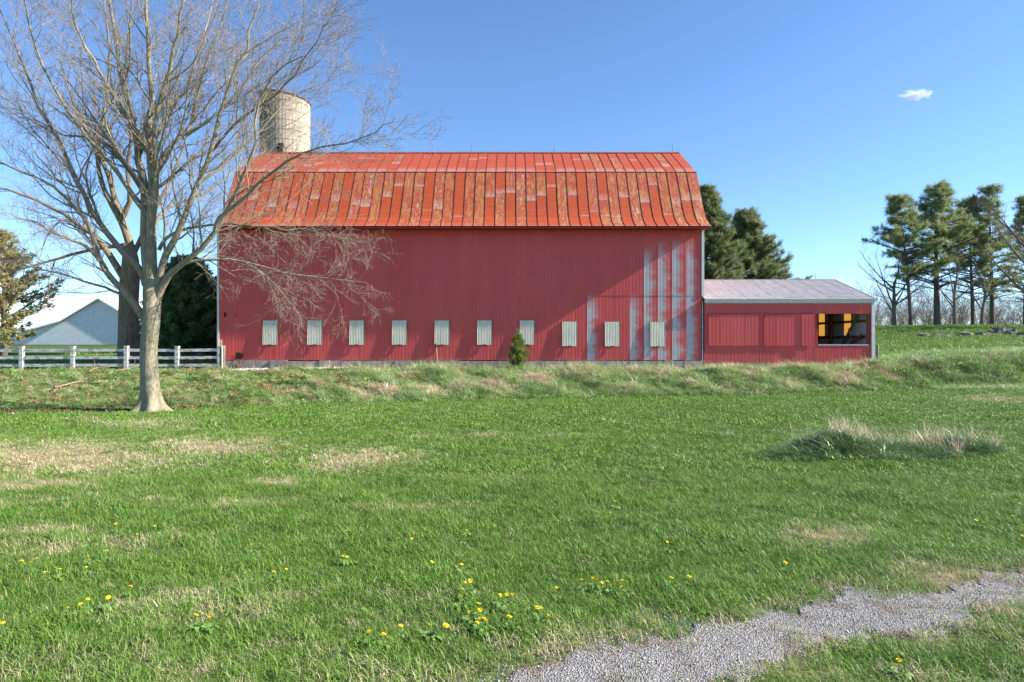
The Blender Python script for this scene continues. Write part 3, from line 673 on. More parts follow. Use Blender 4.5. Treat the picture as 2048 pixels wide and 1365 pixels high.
# the rough-barked tree behind the fence
OD = 37.5
ob = P(258, 712, OD); ob[2] = float(H(ob[0], OD))
trunk = [ob - [0, 0, .3], ob + [0, 0, .3], P(258, 660, OD), P(258, 600, OD), P(260, 555, OD), P(261, 520, OD), P(256, 490, OD)]
LO = [
 ([(260, 540), (262, 500), (250, 460), (235, 425), (228, 385), (215, 345), (188, 293), (164, 250), (140, 190), (120, 120)], .5, .42, .05, .25),
 ([(256, 570), (219, 510), (188, 471), (170, 460), (117, 422), (60, 395), (10, 378), (-40, 372)], -2, .32, .04, .15),
 ([(240, 440), (205, 370), (195, 300), (210, 220), (220, 120), (210, 20), (205, -60)], 2, .25, .04, .3),
 ([(240, 445), (260, 400), (255, 340), (262, 260), (250, 150), (262, 40), (270, -40)], -1.5, .25, .04, .3),
 ([(255, 490), (180, 500), (110, 520), (40, 540), (-30, 565)], -1, .2, .03, .0),
 ([(262, 520), (300, 440), (340, 360), (380, 250), (400, 120)], 1.5, .24, .03, .3),
 ([(188, 471), (130, 440), (95, 470), (80, 520), (70, 580)], -1.2, .09, .015, -.15),
 ([(110, 520), (100, 560), (98, 600)], -1., .07, .012, -.2),
]
limbed_tree('rough_bark_tree', 'thick rough-barked bare tree standing behind the white fence', 'tree', tuple(ob), trunk, [.66, .58, .54, .53, .54, .46, .34], [(px_path(p, OD, d, 14), a * .68, b2 * .7, u_) for p, d, a, b2, u_ in LO], (MAT_OAK, MAT_GREYTWIG), (.8, 5, 4), .25)

# ---- conifers: many needle sprays along real branches
def needles(c, d, K, ln, w, spread):
    n = len(c); c = np.repeat(c, K, 0); d = np.repeat(d, K, 0)
    dd = d + rng.normal(size=d.shape) * spread; dd /= np.linalg.norm(dd, axis=1, keepdims=True) + 1e-9
    sd = np.cross(dd, rng.normal(size=d.shape)); sd /= np.linalg.norm(sd, axis=1, keepdims=True) + 1e-9
    L = ln * (.6 + .8 * rng.random((n * K, 1))); c = c + rng.normal(size=c.shape) * ln * .25
    V = np.stack([c - sd * w, c + sd * w, c + dd * L], 1).reshape(-1, 3)
    return V, np.arange(n * K * 3).reshape(-1, 3)
def leafmat(name, a, b, f=.25, rough=.6):
    q = M(name, rough, .25); p_ = q.pos(); n1 = q.noise(p_, .9, 3); n2 = q.noise(p_, 7, 3)
    c = q.mix(q.ramp(q.math('ADD', q.math('MULTIPLY', n1, .6), q.math('MULTIPLY', n2, .4)), .35, .65), a, b); q.color(c).leafy(c, f); return q.m
def conifer(name, label, base, Ht, h0, lenf, gap, per, tilt, droop, dens, nl, nw, K, mats, trunk_r, lean=(0, 0), group=None, spread=.6, bare=0, flat=.3, cat='tree'):
    t = empty(name, base, label, cat, group); b = np.array(base)
    zz = np.linspace(-.3, Ht, 12); tp = np.stack([b[0] + lean[0] * (np.maximum(zz, 0) / Ht) ** 1.3, b[1] + lean[1] * zz / Ht, b[2] + zz], -1)
    obj('trunk', mesh('trunk', *tubes([tp], [trunk_r * (1 - .93 * np.linspace(0, 1, 12))], 9), True), mats[0], t)
    hs = []; h = h0
    while h < Ht - .15:
        for k in range(per): hs.append(h + rng.random() * gap)
        h += gap
    hs = np.minimum(np.array(hs), Ht - .1); n = len(hs); az = rng.random(n) * 2 * math.pi
    L = np.array([lenf((x - h0) / (Ht - h0)) for x in hs]) * (.55 + .75 * rng.random(n))
    Pn = 7; s = np.linspace(0, 1, Pn)
    ctr = np.stack([b[0] + lean[0] * (hs / Ht) ** 1.3, b[1] + lean[1] * hs / Ht, b[2] + hs], -1)
    out = np.stack([np.cos(az), np.sin(az), np.zeros(n)], -1)
    tl = tilt * (.5 + rng.random(n))
    paths = ctr[:, None] + out[:, None] * (L[:, None] * s)[:, :, None]
    paths[:, :, 2] += (L * tl)[:, None] * s + droop * L[:, None] * (s ** 2 - 1.4 * s ** 3)
    rad = np.maximum(.012, .022 * L)[:, None] * (1 - .8 * s)
    sub, rs = spawn(paths, rad, 7, .25, 1., .8, .28 * float(L.mean()), .05, 4, .6, .1, .006)
    sub[:, :, 2] = sub[:, :1, 2] + (sub[:, :, 2] - sub[:, :1, 2]) * flat
    obj('branches', mesh('branches', *join([tubes(paths, rad, 4), tubes(sub, rs, 3)])), mats[0], t)
    def sprays(pp, per_m, a, lo):
        ln = np.linalg.norm(pp[:, -1] - pp[:, 0], axis=1); cnt = np.maximum(1, (ln * per_m).astype(int)); idx = np.repeat(np.arange(len(pp)), cnt)
        u = lo + (1. - lo) * rng.random(len(idx)); k = u * (pp.shape[1] - 1.001); i = k.astype(int); f = (k - i)[:, None]
        c = pp[idx, i] * (1 - f) + pp[idx, i + 1] * f; d = pp[idx, i + 1] - pp[idx, i]; d /= np.linalg.norm(d, axis=1, keepdims=True) + 1e-9
        return c, d
    keep = (paths[:, 0, 2] - b[2] - h0) / (Ht - h0) > bare * rng.random(n)
    c1, d1 = sprays(paths[keep], dens, 0, .35); ks = np.repeat(keep, 7); c2, d2 = sprays(sub[ks], dens * 1.3, 0, .1)
    c = np.concatenate([c1, c2]); d = np.concatenate([d1, d2]); d[:, 2] += .25 * (1 if tilt > 0 else -.3)
    tpz = np.linspace(Ht - .8, Ht + .2, 12); cT = np.stack([np.full(12, b[0] + lean[0]), np.full(12, b[1] + lean[1]), b[2] + tpz], -1)
    c = np.concatenate([c, cT]); d = np.concatenate([d, np.tile([[0, 0, 1.]], (12, 1))])
    o = obj('crown', mesh('crown', *needles(c, d, K, nl, nw, spread)), mats[1], t); o['kind'] = 'stuff'
    return t
MAT_PINE = leafmat('pine_needles', (.15, .20, .09), (.34, .38, .17), .45)
MAT_SPRUCE = leafmat('spruce_needles', (.12, .16, .075), (.28, .32, .14), .4)
MAT_YEW = leafmat('dark_evergreen', (.10, .19, .08), (.24, .34, .14), .35)
MAT_OLIVE = leafmat('olive_evergreen', (.33, .30, .12), (.48, .43, .20), .5)
MAT_CEDAR = leafmat('young_cedar', (.12, .19, .04), (.28, .31, .08), .35)
def base_px(px, D): x = (px - 1024) * D / F; return (x, D, float(H(x, D)))
def top_h(py, D, b): return CAMZ - (py - 682.5) * D / F - b[2]
PD = [(1822, 1798, 398, 80, .26, 5.6, 'slender pine with plate-like branches, leftmost of the pines on the rise', .42, (0,)),
      (1874, 1869, 375, 82, .44, 6.6, 'broad dense pine with the thickest trunk on the rise', .40, (0,)),
      (1946, 1935, 402, 84, .27, 5.0, 'narrower green pine right of the broad pine', .30, (0,)),
      (1985, 1977, 380, 83, .30, 4.6, 'tall sparse pine with brownish bare branches', .25, (1,)),
      (2052, 2056, 395, 86, .40, 4.5, 'pine cut by the right edge of the view', .3, (0,))]
for bx, tx, ty, D, tr, wid, lb, h0f, sparse in PD:
    b = base_px(bx, D); Ht = top_h(ty, D, b)
    lf = (lambda u, w=wid: w * (.55 + .55 * math.sin(min(1, u * 1.15 + .12) * math.pi)) * (1 - .55 * max(0, u - .5) * 2 * .9) * .72)
    conifer('pine_tree', lb, b, Ht, Ht * h0f * .62, lf, .55, 5, .28, .12, 3.4 if not sparse[0] else 2.4, .46, .03, 13, (MAT_PINEBARK, MAT_PINE), tr, ((tx - bx) * D / F, 0), 'pines on the rise', .85, .55, .8)
b = (P(1412, 600, 58)[0], 58, .8); conifer('spruce_tree', 'tall dark spruce behind the barn, its top just clear of the roof end', b, top_h(385, 58, b), 1.0, lambda u: 4.8 * (1 - u) ** .85 + .3, .34, 8, .25, -.12, 9, .34, .022, 11, (MAT_PINEBARK, MAT_SPRUCE), .3, group='spruces behind the barn', spread=.7, flat=.8)
b = (P(1490, 600, 61)[0], 61, .9); conifer('spruce_tree', 'shorter broad spruce behind the shed roof', b, top_h(432, 61, b), 1.0, lambda u: 5.8 * (1 - u) ** .9 + .3, .34, 8, .28, -.12, 9, .34, .022, 11, (MAT_PINEBARK, MAT_SPRUCE), .3, group='spruces behind the barn', spread=.7, flat=.8)
b = base_px(372, 42); conifer('evergreen_tree', 'dense dark evergreen between the big tree and the barn', b, top_h(520, 42, b), .1, lambda u: 2.6 * (1 - u) ** .6 + .2, .24, 9, .35, -.1, 12, .24, .04, 10, (MAT_PINEBARK, MAT_YEW), .22, spread=.8)
b = base_px(418, 43); conifer('evergreen_tree', 'lower dark evergreen pressed against the barn end', b, top_h(560, 43, b), .1, lambda u: 1.9 * (1 - u) ** .5 + .2, .24, 9, .35, -.1, 12, .24, .04, 10, (MAT_PINEBARK, MAT_YEW), .18, spread=.8)
b = base_px(8, 50); conifer('olive_tree', 'yellowish olive evergreen at the left edge before the farm building', b, top_h(470, 50, b), .3, lambda u: 2.9 * math.sin(math.pi * min(1, u * .8 + .25)) + .3, .45, 5, .6, -.05, 4, .3, .05, 7, (MAT_PINEBARK, MAT_OLIVE), .25, spread=.9)
b = base_px(-75, 47); conifer('dark_conifer', 'dark green conifer cut by the left edge of the view', b, top_h(420, 47, b), .5, lambda u: 2.4 * (1 - u) ** .7 + .3, .42, 6, .1, -.3, 5, .26, .035, 8, (MAT_PINEBARK, MAT_SPRUCE), .3, spread=.6)
b = base_px(1036, 32.4); conifer('young_cedar', 'small yellow-green cedar bush in front of the barn wall', b, top_h(668, 32.4, b), .05, lambda u: .44 * (1 - u) ** .8 + .03, .10, 6, .9, 0, 20, .15, .009, 8, (MAT_PINEBARK, MAT_CEDAR), .04, spread=.5, flat=1.)

# ---- bare trees and brush on the rise
def wild_tree(name, label, base, Ht, tr, n, spread, lv, mats, group=None, lean=0.):
    b = np.array(base); t = [b - [0, 0, .3], b + [0, 0, Ht * .15], b + [lean * .3, 0, Ht * .35], b + [lean * .6, 0, Ht * .55]]
    limbs = []
    for k in range(n):
        a = 2 * math.pi * (k + random.random() * .6) / n; f = random.uniform(.15, .55); st = b + np.array([lean * f, 0, Ht * f]); el = random.uniform(.5, 1.15)
        L = Ht * random.uniform(.45, .65) * (1.1 - f * .5); d = np.array([math.cos(a) * math.cos(el) * spread, math.sin(a) * math.cos(el), math.sin(el)])
        pts = [st, st + d * L * .35, st + d * L * .7 + [0, 0, L * .06], st + d * L + [0, 0, L * .16]]
        limbs.append((resample(pts, 10), tr * .5, .02, .3))
    o = limbed_tree(name, label, 'tree', base, t, [tr * 1.2, tr, tr * .8, tr * .45], limbs, mats, lv, .2)
    if group: o['group'] = group
WT = (MAT_GREYTWIG, MAT_GREYTWIG)
b = base_px(1788, 88); wild_tree('bare_tree', 'bare spreading tree right of the shed, left of the pines', b, top_h(490, 88, b), .28, 9, 1.1, (1.0, 4, 3), WT, 'bare trees on the rise')
b = base_px(1909, 79); wild_tree('bare_tree', 'slim bare tree between the broad pine and the narrower pine', b, top_h(500, 79, b), .2, 6, .7, (1.0, 4, 3), WT, 'bare trees on the rise')
b = base_px(1964, 81); wild_tree('bare_tree', 'forked bare tree leaning left of the sparse pine', b, top_h(520, 81, b), .2, 6, .9, (1.0, 4, 3), WT, 'bare trees on the rise', .8)
b = base_px(2085, 70); wild_tree('bare_tree', 'big bare tree reaching in from the right edge', b, top_h(370, 70, b), .4, 11, 1.15, (1.0, 5, 3), WT, 'bare trees on the rise')
n = 420; xs = np.interp(rng.random(n), [0, 1], [50, 150]); ds = rng.uniform(96, 150, n); xs = (rng.uniform(1600, 2150, n) - 1024) * ds / F
hs = rng.uniform(3.5, 8.5, n); st = np.stack([np.stack([xs + k * .3 * rng.normal(size=n), ds + 0 * xs, H(xs, ds) - .3 + hs * k / 4], -1) for k in range(5)], 1)
rd = (.015 + .006 * hs)[:, None] * np.linspace(1, .3, 5)[None]
c2, r2 = spawn(st, rd, 12, .05, 1., .8, 2.8, .25, 6, .5, .16, .014); c3, r3 = spawn(c2, r2, 6, .15, 1., .8, 1.2, .2, 4, .6, .2, .011)
MAT_THICK = bark('thicket_bark', (.12, .095, .085), (.19, .15, .135))
tag(obj('far_woods', mesh('far_woods', *join([tubes(st, rd, 4), tubes(c2, r2, 3), tubes(c3, r3, 3)])), MAT_THICK), 'bare brushy woods far behind the pines', 'woods', kind='stuff')
# bare shrub by the evergreen, left of the barn
sb = base_px(385, 36.2); s0 = empty('bare_shrub', sb, 'tangled bare shrub behind the fence beside the barn corner', 'shrub')
n = 22; az = rng.random(n) * 6.28; L = rng.uniform(.8, 1.9, n); p0 = np.array(sb) + np.stack([rng.normal(size=n) * .5, rng.normal(size=n) * .2, np.zeros(n) - .1], -1)
d = np.stack([np.cos(az) * .7, np.sin(az) * .3, np.full(n, .9)], -1); st = p0[:, None] + d[:, None] * (L[:, None] * np.linspace(0, 1, 6))[:, :, None]; st[:, :, 2] -= .35 * (L[:, None] * np.linspace(0, 1, 6) ** 2.5)
rd = np.full((n, 1), .014) * np.linspace(1, .4, 6)[None]; c2, r2 = spawn(st, rd, 8, .2, 1, .7, .6, .1, 4, .6, .15, .005)
obj('stems', mesh('stems', *join([tubes(st, rd, 4), tubes(c2, r2, 3)])), MAT_TWIG, s0)

# ------------------------------------------------------------------ boulders on the rise
MAT_ROCK = plain('grey_rock', (.15, .135, .13), .95, .5, 3)
BORD = 'leftmost,second,third,fourth,fifth,sixth,seventh,eighth,ninth,rightmost'.split(',')
for k, (px, py, w) in enumerate(sorted((((1846, 677, 26), (1872, 676, 22), (1895, 679, 20), (1932, 674, 30), (1960, 675, 24), (1998, 668, 40), (2024, 672, 34), (2046, 676, 26), (1915, 677, 16), (1978, 674, 18))))):
    D = 64.; p = P(px, py, D); 
    D = 64. + (674 - py) * .25 + random.uniform(-.6, .6); p = P(px, py, D)
    z = float(H(p[0], D)); w_ = w * D / F * .55
    th = np.linspace(0, math.pi, 7)[1:-1]; ph = np.linspace(0, 2 * math.pi, 10)[:-1]; V = [(0, 0, -.6)]
    for t_ in th[::-1]:
        for f_ in ph: r = random.uniform(.6, 1.25); V.append((w_ * r * math.sin(t_) * math.cos(f_), .6 * w_ * r * math.sin(t_) * math.sin(f_), .55 * w_ * r * math.cos(t_)))
    V.append((0, 0, .55 * w_)); V[0] = (0, 0, -.55 * w_); Fq = [(0, 1 + (i + 1) % 9, 1 + i) for i in range(9)]
    for j in range(4):
        for i in range(9): a = 1 + j * 9; Fq.append((a + i, a + (i + 1) % 9, a + 9 + (i + 1) % 9, a + 9 + i))
    Fq += [(37 + i, 37 + (i + 1) % 9, 46) for i in range(9)]
    tag(obj('boulder', mesh('boulder', V, Fq), MAT_ROCK, None, (p[0], D, z + .05 * w_)), 'grey boulder on the rise under the pines, %s of the row' % (BORD[k] if k in (0, 9) else BORD[k] + ' from left'), 'boulder', 'boulders on the rise')

# ------------------------------------------------------------------ grass and ground cover
def tuft(n, rad, h, w, bend, segs=2, jit=.5, rs=0):
    r = np.random.default_rng(rs); V = []; Fq = []
    for k in range(n):
        a = r.random() * 6.283; rr_ = rad * math.sqrt(r.random()); x, y = rr_ * math.cos(a), rr_ * math.sin(a)
        d = r.random() * 6.283; hh = h * (1 - jit + 2 * jit * r.random()) ; bd = bend * (.3 + 1.2 * r.random()); wx, wy = -math.sin(d) * w / 2, math.cos(d) * w / 2
        b0 = len(V)
        for s in range(segs + 1):
            t = s / segs; ox = math.cos(d) * bd * hh * t * t; oy = math.sin(d) * bd * hh * t * t; z = hh * (t - .35 * bd * t * t)
            f = 1 - t
            if s == segs: V.append((x + ox, y + oy, z))
            else: V += [(x + ox - wx * (1 - .5 * t), y + oy - wy * (1 - .5 * t), z), (x + ox + wx * (1 - .5 * t), y + oy + wy * (1 - .5 * t), z)]
        for s in range(segs - 1): i = b0 + 2 * s; Fq.append((i, i + 1, i + 3, i + 2))
        i = b0 + 2 * (segs - 1); Fq.append((i, i + 1, i + 2))
    return mesh('tuft', V, Fq)
def leaf_tuft(n, rad, h, ls, rs):
    r = np.random.default_rng(rs); V = []; Fq = []
    for k in range(n):
        a = r.random() * 6.283; q_ = rad * math.sqrt(r.random()); c = np.array([q_ * math.cos(a), q_ * math.sin(a), h * r.random()])
        d = r.normal(size=3); d[2] = abs(d[2]) * .4; d /= np.linalg.norm(d); sd = np.cross(d, [0, 0, 1]); sd /= np.linalg.norm(sd) + 1e-6; s = ls * (.6 + .8 * r.random())
        b0 = len(V); V += [c, c + d * s * .5 + sd * s * .38, c + d * s, c + d * s * .5 - sd * s * .38]; Fq.append((b0, b0 + 1, b0 + 2, b0 + 3))
    return mesh('leaf_tuft', V, Fq)
def scatter(name, pts, scl, idx, dry, protos, mat_, label, cat, tiltamt=.15, parent=None):
    col = bpy.data.collections.new(name + '_kinds')
    for k, me in enumerate(protos):
        me.materials.append(mat_); o = bpy.data.objects.new('%s_kind_%02d' % (name, k), me); col.objects.link(o)
    me = bpy.data.meshes.new(name); n = len(pts); me.vertices.add(n); me.vertices.foreach_set('co', np.asarray(pts, np.float32).ravel())
    def at(nm, typ, arr, key): q = me.attributes.new(nm, typ, 'POINT'); q.data.foreach_set(key, arr)
    rot = np.stack([rng.normal(size=n) * tiltamt, rng.normal(size=n) * tiltamt, rng.random(n) * 6.283], -1).astype(np.float32)
    at('rot', 'FLOAT_VECTOR', rot.ravel(), 'vector'); at('scl', 'FLOAT', np.asarray(scl, np.float32), 'value'); at('idx', 'INT', np.asarray(idx, np.int32), 'value'); at('dry', 'FLOAT', np.asarray(dry, np.float32), 'value')
    o = bpy.data.objects.new(name, me); C.objects.link(o); me.materials.append(mat_)
    ng = bpy.data.node_groups.new(name, 'GeometryNodeTree'); ng.interface.new_socket('Geometry', in_out='INPUT', socket_type='NodeSocketGeometry'); ng.interface.new_socket('Geometry', in_out='OUTPUT', socket_type='NodeSocketGeometry')
    N = ng.nodes.new; L = ng.links.new
    gi, go = N('NodeGroupInput'), N('NodeGroupOutput'); ci = N('GeometryNodeCollectionInfo'); ci.inputs['Collection'].default_value = col; ci.inputs['Separate Children'].default_value = True; ci.inputs['Reset Children'].default_value = True
    m2p = N('GeometryNodeMeshToPoints'); iop = N('GeometryNodeInstanceOnPoints'); iop.inputs['Pick Instance'].default_value = True
    def na(nm, typ): k = N('GeometryNodeInputNamedAttribute'); k.data_type = typ; k.inputs['Name'].default_value = nm; return k.outputs['Attribute']
    L(gi.outputs[0], m2p.inputs[0]); L(m2p.outputs[0], iop.inputs['Points']); L(ci.outputs[0], iop.inputs['Instance']); L(na('idx', 'INT'), iop.inputs['Instance Index'])
    L(na('rot', 'FLOAT_VECTOR'), iop.inputs['Rotation']); L(na('scl', 'FLOAT'), iop.inputs['Scale']); L(iop.outputs[0], go.inputs[0])
    md = o.modifiers.new('scatter', 'NODES'); md.node_group = ng
    return tag(o, label, cat, kind='stuff')
def grassmat(name, a, b, s1, s2, f=.25, rough=.5):
    q = M(name, rough, .35); d_ = q.attr('dry', 'INSTANCER'); r_ = q.rand(); p_ = q.pos(); n1 = q.noise(p_, .8, 3)
    g = q.mix(q.ramp(q.math('ADD', q.math('MULTIPLY', r_, .5), q.math('MULTIPLY', n1, .5)), .25, .75), a, b)
    thr = q.ramp(q.math('SUBTRACT', d_, q.math('MULTIPLY', r_, .8)), -.05, .25)
    c = q.mix(thr, g, q.mix(r_, s1, s2)); q.color(c).leafy(c, f); return q.m
MAT_LAWN = grassmat('lawn_blades', (.088, .182, .023), (.185, .305, .05), (.56, .48, .30), (.43, .36, .21))
MAT_TALL = grassmat('tall_grass_blades', (.13, .25, .055), (.42, .53, .24), (.72, .60, .43), (.54, .42, .28), .35, .33)
MAT_HUM = grassmat('hummock_blades', (.05, .125, .025), (.19, .29, .11), (.5, .42, .3), (.4, .31, .2), .2, .35)
MAT_LEAF = grassmat('groundcover_leaves', (.13, .24, .05), (.28, .38, .12), (.40, .24, .13), (.42, .32, .19), .2, .5)
def area_pts(y0, y1, dens, jitter_margin=4.0):
    n = int(dens * (y1 - y0) * (1.7 * (y0 + y1) / 2 + 2 * jitter_margin)); y = y0 + (y1 - y0) * rng.random(int(n * 1.3)); half = .83 * y + jitter_margin
    hm = .83 * y1 + jitter_margin; x = (rng.random(len(y)) * 2 - 1) * hm; k = np.abs(x) < half; return x[k], y[k]
protos = [tuft(30, .085, .05, .0042, 1.0, 2, .5, k) for k in range(5)] + [tuft(36, .16, .052, .0085, 1.0, 2, .5, 10 + k) for k in range(4)] + [tuft(44, .3, .052, .017, 1.1, 2, .5, 20 + k) for k in range(4)]
PX, PY, SC, IX = [], [], [], []
for y0, y1, dens, ks, s in ((2.2, 5.0, 420, (0, 5), 1.), (5.0, 8.5, 260, (0, 5), 1.1), (8.5, 15, 105, (5, 9), 1.), (15, 31, 38, (9, 13), 1.)):
    x, y = area_pts(y0, y1, dens); PX.append(x); PY.append(y); SC.append(s * (.6 + .7 * rng.random(len(x)))); IX.append(rng.integers(ks[0], ks[1], len(x)))
x = np.concatenate(PX); y = np.concatenate(PY); sc = np.concatenate(SC); ix = np.concatenate(IX)
yf = np.interp(x, FX, FY); g = gravel_at(x, y); dr = dry_at(x, y); k = (y < yf + .8) & (rng.random(len(x)) > .9 * np.clip((g - .38) / .5, 0, 1))
thin = (rng.random(len(x)) > .35 * dr); k &= thin; dr = np.maximum(dr, .8 * np.clip(1 - np.abs(g - .55) / .5, 0, 1) * (rng.random(len(x)) < .7))
clump = .5 + .5 * np.sin(x * 3.3 + 1.2 * np.sin(y * 2.1)) * np.sin(y * 4.1 + x); dr = np.where(rng.random(len(x)) < .05 + .05 * (y < 3.6), np.maximum(dr, .75), dr); sc = sc * (.75 + .45 * clump) * (1 - .3 * dr) * np.where(g > .8, .5, 1)
x, y, sc, ix, dr = x[k], y[k], sc[k], ix[k], dr[k]
scatter('lawn_grass', np.stack([x, y, H(x, y) - .004], -1), sc, ix, dr, protos, MAT_LAWN, 'short mown lawn grass with dry straw patches', 'grass')
# field grass right of the shed and behind the fence
x = rng.uniform(-34, -10, 5200); y = rng.uniform(34, 60, 5200); x2 = rng.uniform(17, 62, 16000); y2 = rng.uniform(31, 76, 16000)
x = np.r_[x, x2]; y = np.r_[y, y2]; k = ~((x > BX0 - .3) & (x < SX1 + .4) & (y > 33) & (y < 46.5)); x, y = x[k], y[k]
scatter('field_grass', np.stack([x, y, H(x, y) - .01], -1), rng.uniform(1.0, 1.9, len(x)), rng.integers(0, 4, len(x)), np.clip(rng.random(len(x)) * .25, 0, 1), [tuft(44, .34, .12, .02, .9, 2, .5, 40 + k) for k in range(4)], MAT_LAWN, 'rough green field grass beyond the barn and the fence', 'grass')
# the bank
bp = [tuft(30, .2, .34, .02, 1.3, 3, .5, 60 + k) for k in range(4)] + [tuft(24, .16, .5, .012, .9, 3, .4, 70 + k) for k in range(2)] + [leaf_tuft(70, .24, .14, .05, 80 + k) for k in range(4)]
n = 19000; x = rng.uniform(-31, 29, n); yf = np.interp(x, FX, FY); y = yf - .15 + (33.3 - yf) * rng.random(n) ** .9; dr = dry_at(x, y)
k = (np.abs(x) < .85 * y + 1) & ~((x > 20) & (y > 32.5)); k &= ~((x < -7) & (x > -16.5) & (y > 32.55)); x, y, dr, yf = x[k], y[k], dr[k], yf[k]
left = np.clip((-5 - x) / 5, 0, 1)
ivy = rng.random(len(x)) < left * .6
tall = (rng.random(len(x)) < .06)
top = y > 32.3
ix = np.where(tall, rng.integers(4, 6, len(x)), rng.integers(0, 4, len(x))); dr = np.where(tall & ~ivy, np.maximum(dr, .75), dr)
sc = rng.uniform(.5, 1.05, len(x)) * (1 - .35 * left) * np.where(top, .45, 1) * np.where(tall, .8, 1)
hump = .5 + .5 * np.sin(x * 1.7 + np.sin(x * .6) * 2) * np.sin(y * 1.4 + x * .5); sc *= .65 + .6 * hump
gp = np.stack([x, y, H(x, y) - .02], -1)
scatter('bank_grass', gp[~ivy], sc[~ivy], ix[~ivy], dr[~ivy], bp[:6], MAT_TALL, 'rank tufted grass and straw on the bank below the barn', 'grass', .3)
scatter('bank_groundcover', gp[ivy], rng.uniform(.5, 1.1, ivy.sum()), rng.integers(0, 4, ivy.sum()), np.clip(dr[ivy] * .7, 0, 1), bp[6:], MAT_LEAF, 'leafy green ground cover on the bank below the fence', 'ground cover', .3)
# right-hand slope beyond the shed
n = 5200; x = rng.uniform(19.6, 36, n); y = rng.uniform(28.5, 35.5, n)
scatter('slope_grass', np.stack([x, y, H(x, y) - .02], -1), rng.uniform(.4, .8, n), rng.integers(0, 4, n), rng.random(n) * .25, [tuft(30, .25, .36, .02, 1.2, 3, .45, 90 + k) for k in range(4)], MAT_TALL, 'tall fresh grass on the slope right of the shed', 'grass', .3)
# the hummock
n = 1500; a = rng.random(n) * 6.283; r = np.sqrt(rng.random(n)); x = 5.9 + 2.15 * r * np.cos(a); y = 10.2 + .1 * (x - 5.9) + .78 * r * np.sin(a)
dr = np.clip(.25 + .3 * np.sin(x * 3) * np.sin(y * 4 + x), 0, 1)
mt = [tuft(34, .10, .25, .012, 1.4, 3, .55, 100 + k) for k in range(4)]
scatter('hummock_grass', np.stack([x, y, H(x, y) - .02], -1), rng.uniform(.45, 1.0, n) * (1.1 - .5 * r ** 2) * (.85 + .2 * np.sin(x * 2.6 + .6)), rng.integers(0, 4, n), dr * .4, mt, MAT_HUM, 'unmown hummock of long grey-green grass on the right of the lawn', 'grass', .3)
n = 70; x = np.r_[rng.normal(5.6, .45, 28), rng.normal(6.8, .45, 38), rng.normal(4.8, .3, 4)]; y = 10.35 + .1 * (x - 5.9) + rng.normal(size=n) * .25
o = scatter('dry_stalks', np.stack([x, y, H(x, y)], -1), rng.uniform(.7, 1.15, n), rng.integers(0, 2, n), np.ones(n), [tuft(12, .05, .46, .006, .55, 3, .3, 110 + k) for k in range(2)], MAT_TALL, 'pale dry stalks leaning out of the grass hummock', 'stalks', .25)
# dry weeds along the foundation
n = 420; x = rng.uniform(-11, 19.5, n); y = rng.uniform(32.7, 33.55, n)
scatter('foundation_weeds', np.stack([x, y, H(x, y)], -1), rng.uniform(.4, 1.1, n), rng.integers(0, 2, n), rng.uniform(.3, 1, n), [tuft(14, .15, .45, .006, .8, 3, .4, 120 + k) for k in range(2)], MAT_TALL, 'thin dry weeds along the barn foundation', 'weeds', .2)

# gravel stones on the path, white stones by the barn, leaf litter
def pebble(rs):
    r = np.random.default_rng(rs); V = np.array([(1,0,0),(-1,0,0),(0,1,0),(0,-1,0),(0,0,.6),(0,0,-.6)], float) * (.6 + .7 * r.random((6, 1))); V += r.normal(size=V.shape) * .15
    return mesh('pebble', V, [(0,2,4),(2,1,4),(1,3,4),(3,0,4),(2,0,5),(1,2,5),(3,1,5),(0,3,5)])
def stonemat(name, a, b):
    q = M(name, .9, .2); q.color(q.mix(q.rand(), a, b)); return q.m
n = 150000; x = rng.uniform(-.6, 7.5, n); y = rng.uniform(2.2, 6.2, n); k = (gravel_at(x, y) > rng.random(n) ** .6 * .9 + .02); x, y = x[k], y[k]
scatter('gravel', np.stack([x, y, H(x, y) + .008], -1), rng.uniform(.0018, .0055, len(x)) * np.where(rng.random(len(x)) < .04, 2.2, 1), rng.integers(0, 4, len(x)), np.zeros(len(x)), [pebble(k) for k in range(4)], stonemat('gravel_stone', (.24, .23, .225), (.46, .445, .44)), 'loose grey gravel of the path in the lower right corner', 'gravel', 1.)
n = 1500; x = rng.uniform(-16.3, -7.5, n); y = 32.95 + rng.normal(size=n) * .22; y = np.clip(y, 32.45, 33.55)
scatter('white_stones', np.stack([x, y, H(x, y) + .03], -1), rng.uniform(.04, .10, n), rng.integers(0, 4, n), np.zeros(n), [pebble(10 + k) for k in range(4)], stonemat('white_stone', (.35, .33, .33), (.62, .58, .58)), 'strip of loose pale stones at the barn foot', 'stones', 1.)
n = 1500; x = rng.uniform(-21, -13.3, n); y = 22.2 + rng.normal(size=n) * .18 + .03 * (x + 14)
scatter('leaf_litter', np.stack([x, y, H(x, y) + .01], -1), rng.uniform(.5, 1., n), rng.integers(0, 2, n), np.ones(n), [leaf_tuft(10, .12, .06, .07, 130 + k) for k in range(2)], grassmat('dead_leaves', (.16, .07, .04), (.24, .12, .07), (.22, .10, .06), (.12, .05, .04), .15, .8), 'line of reddish dead leaves at the foot of the bank', 'leaves', .3)

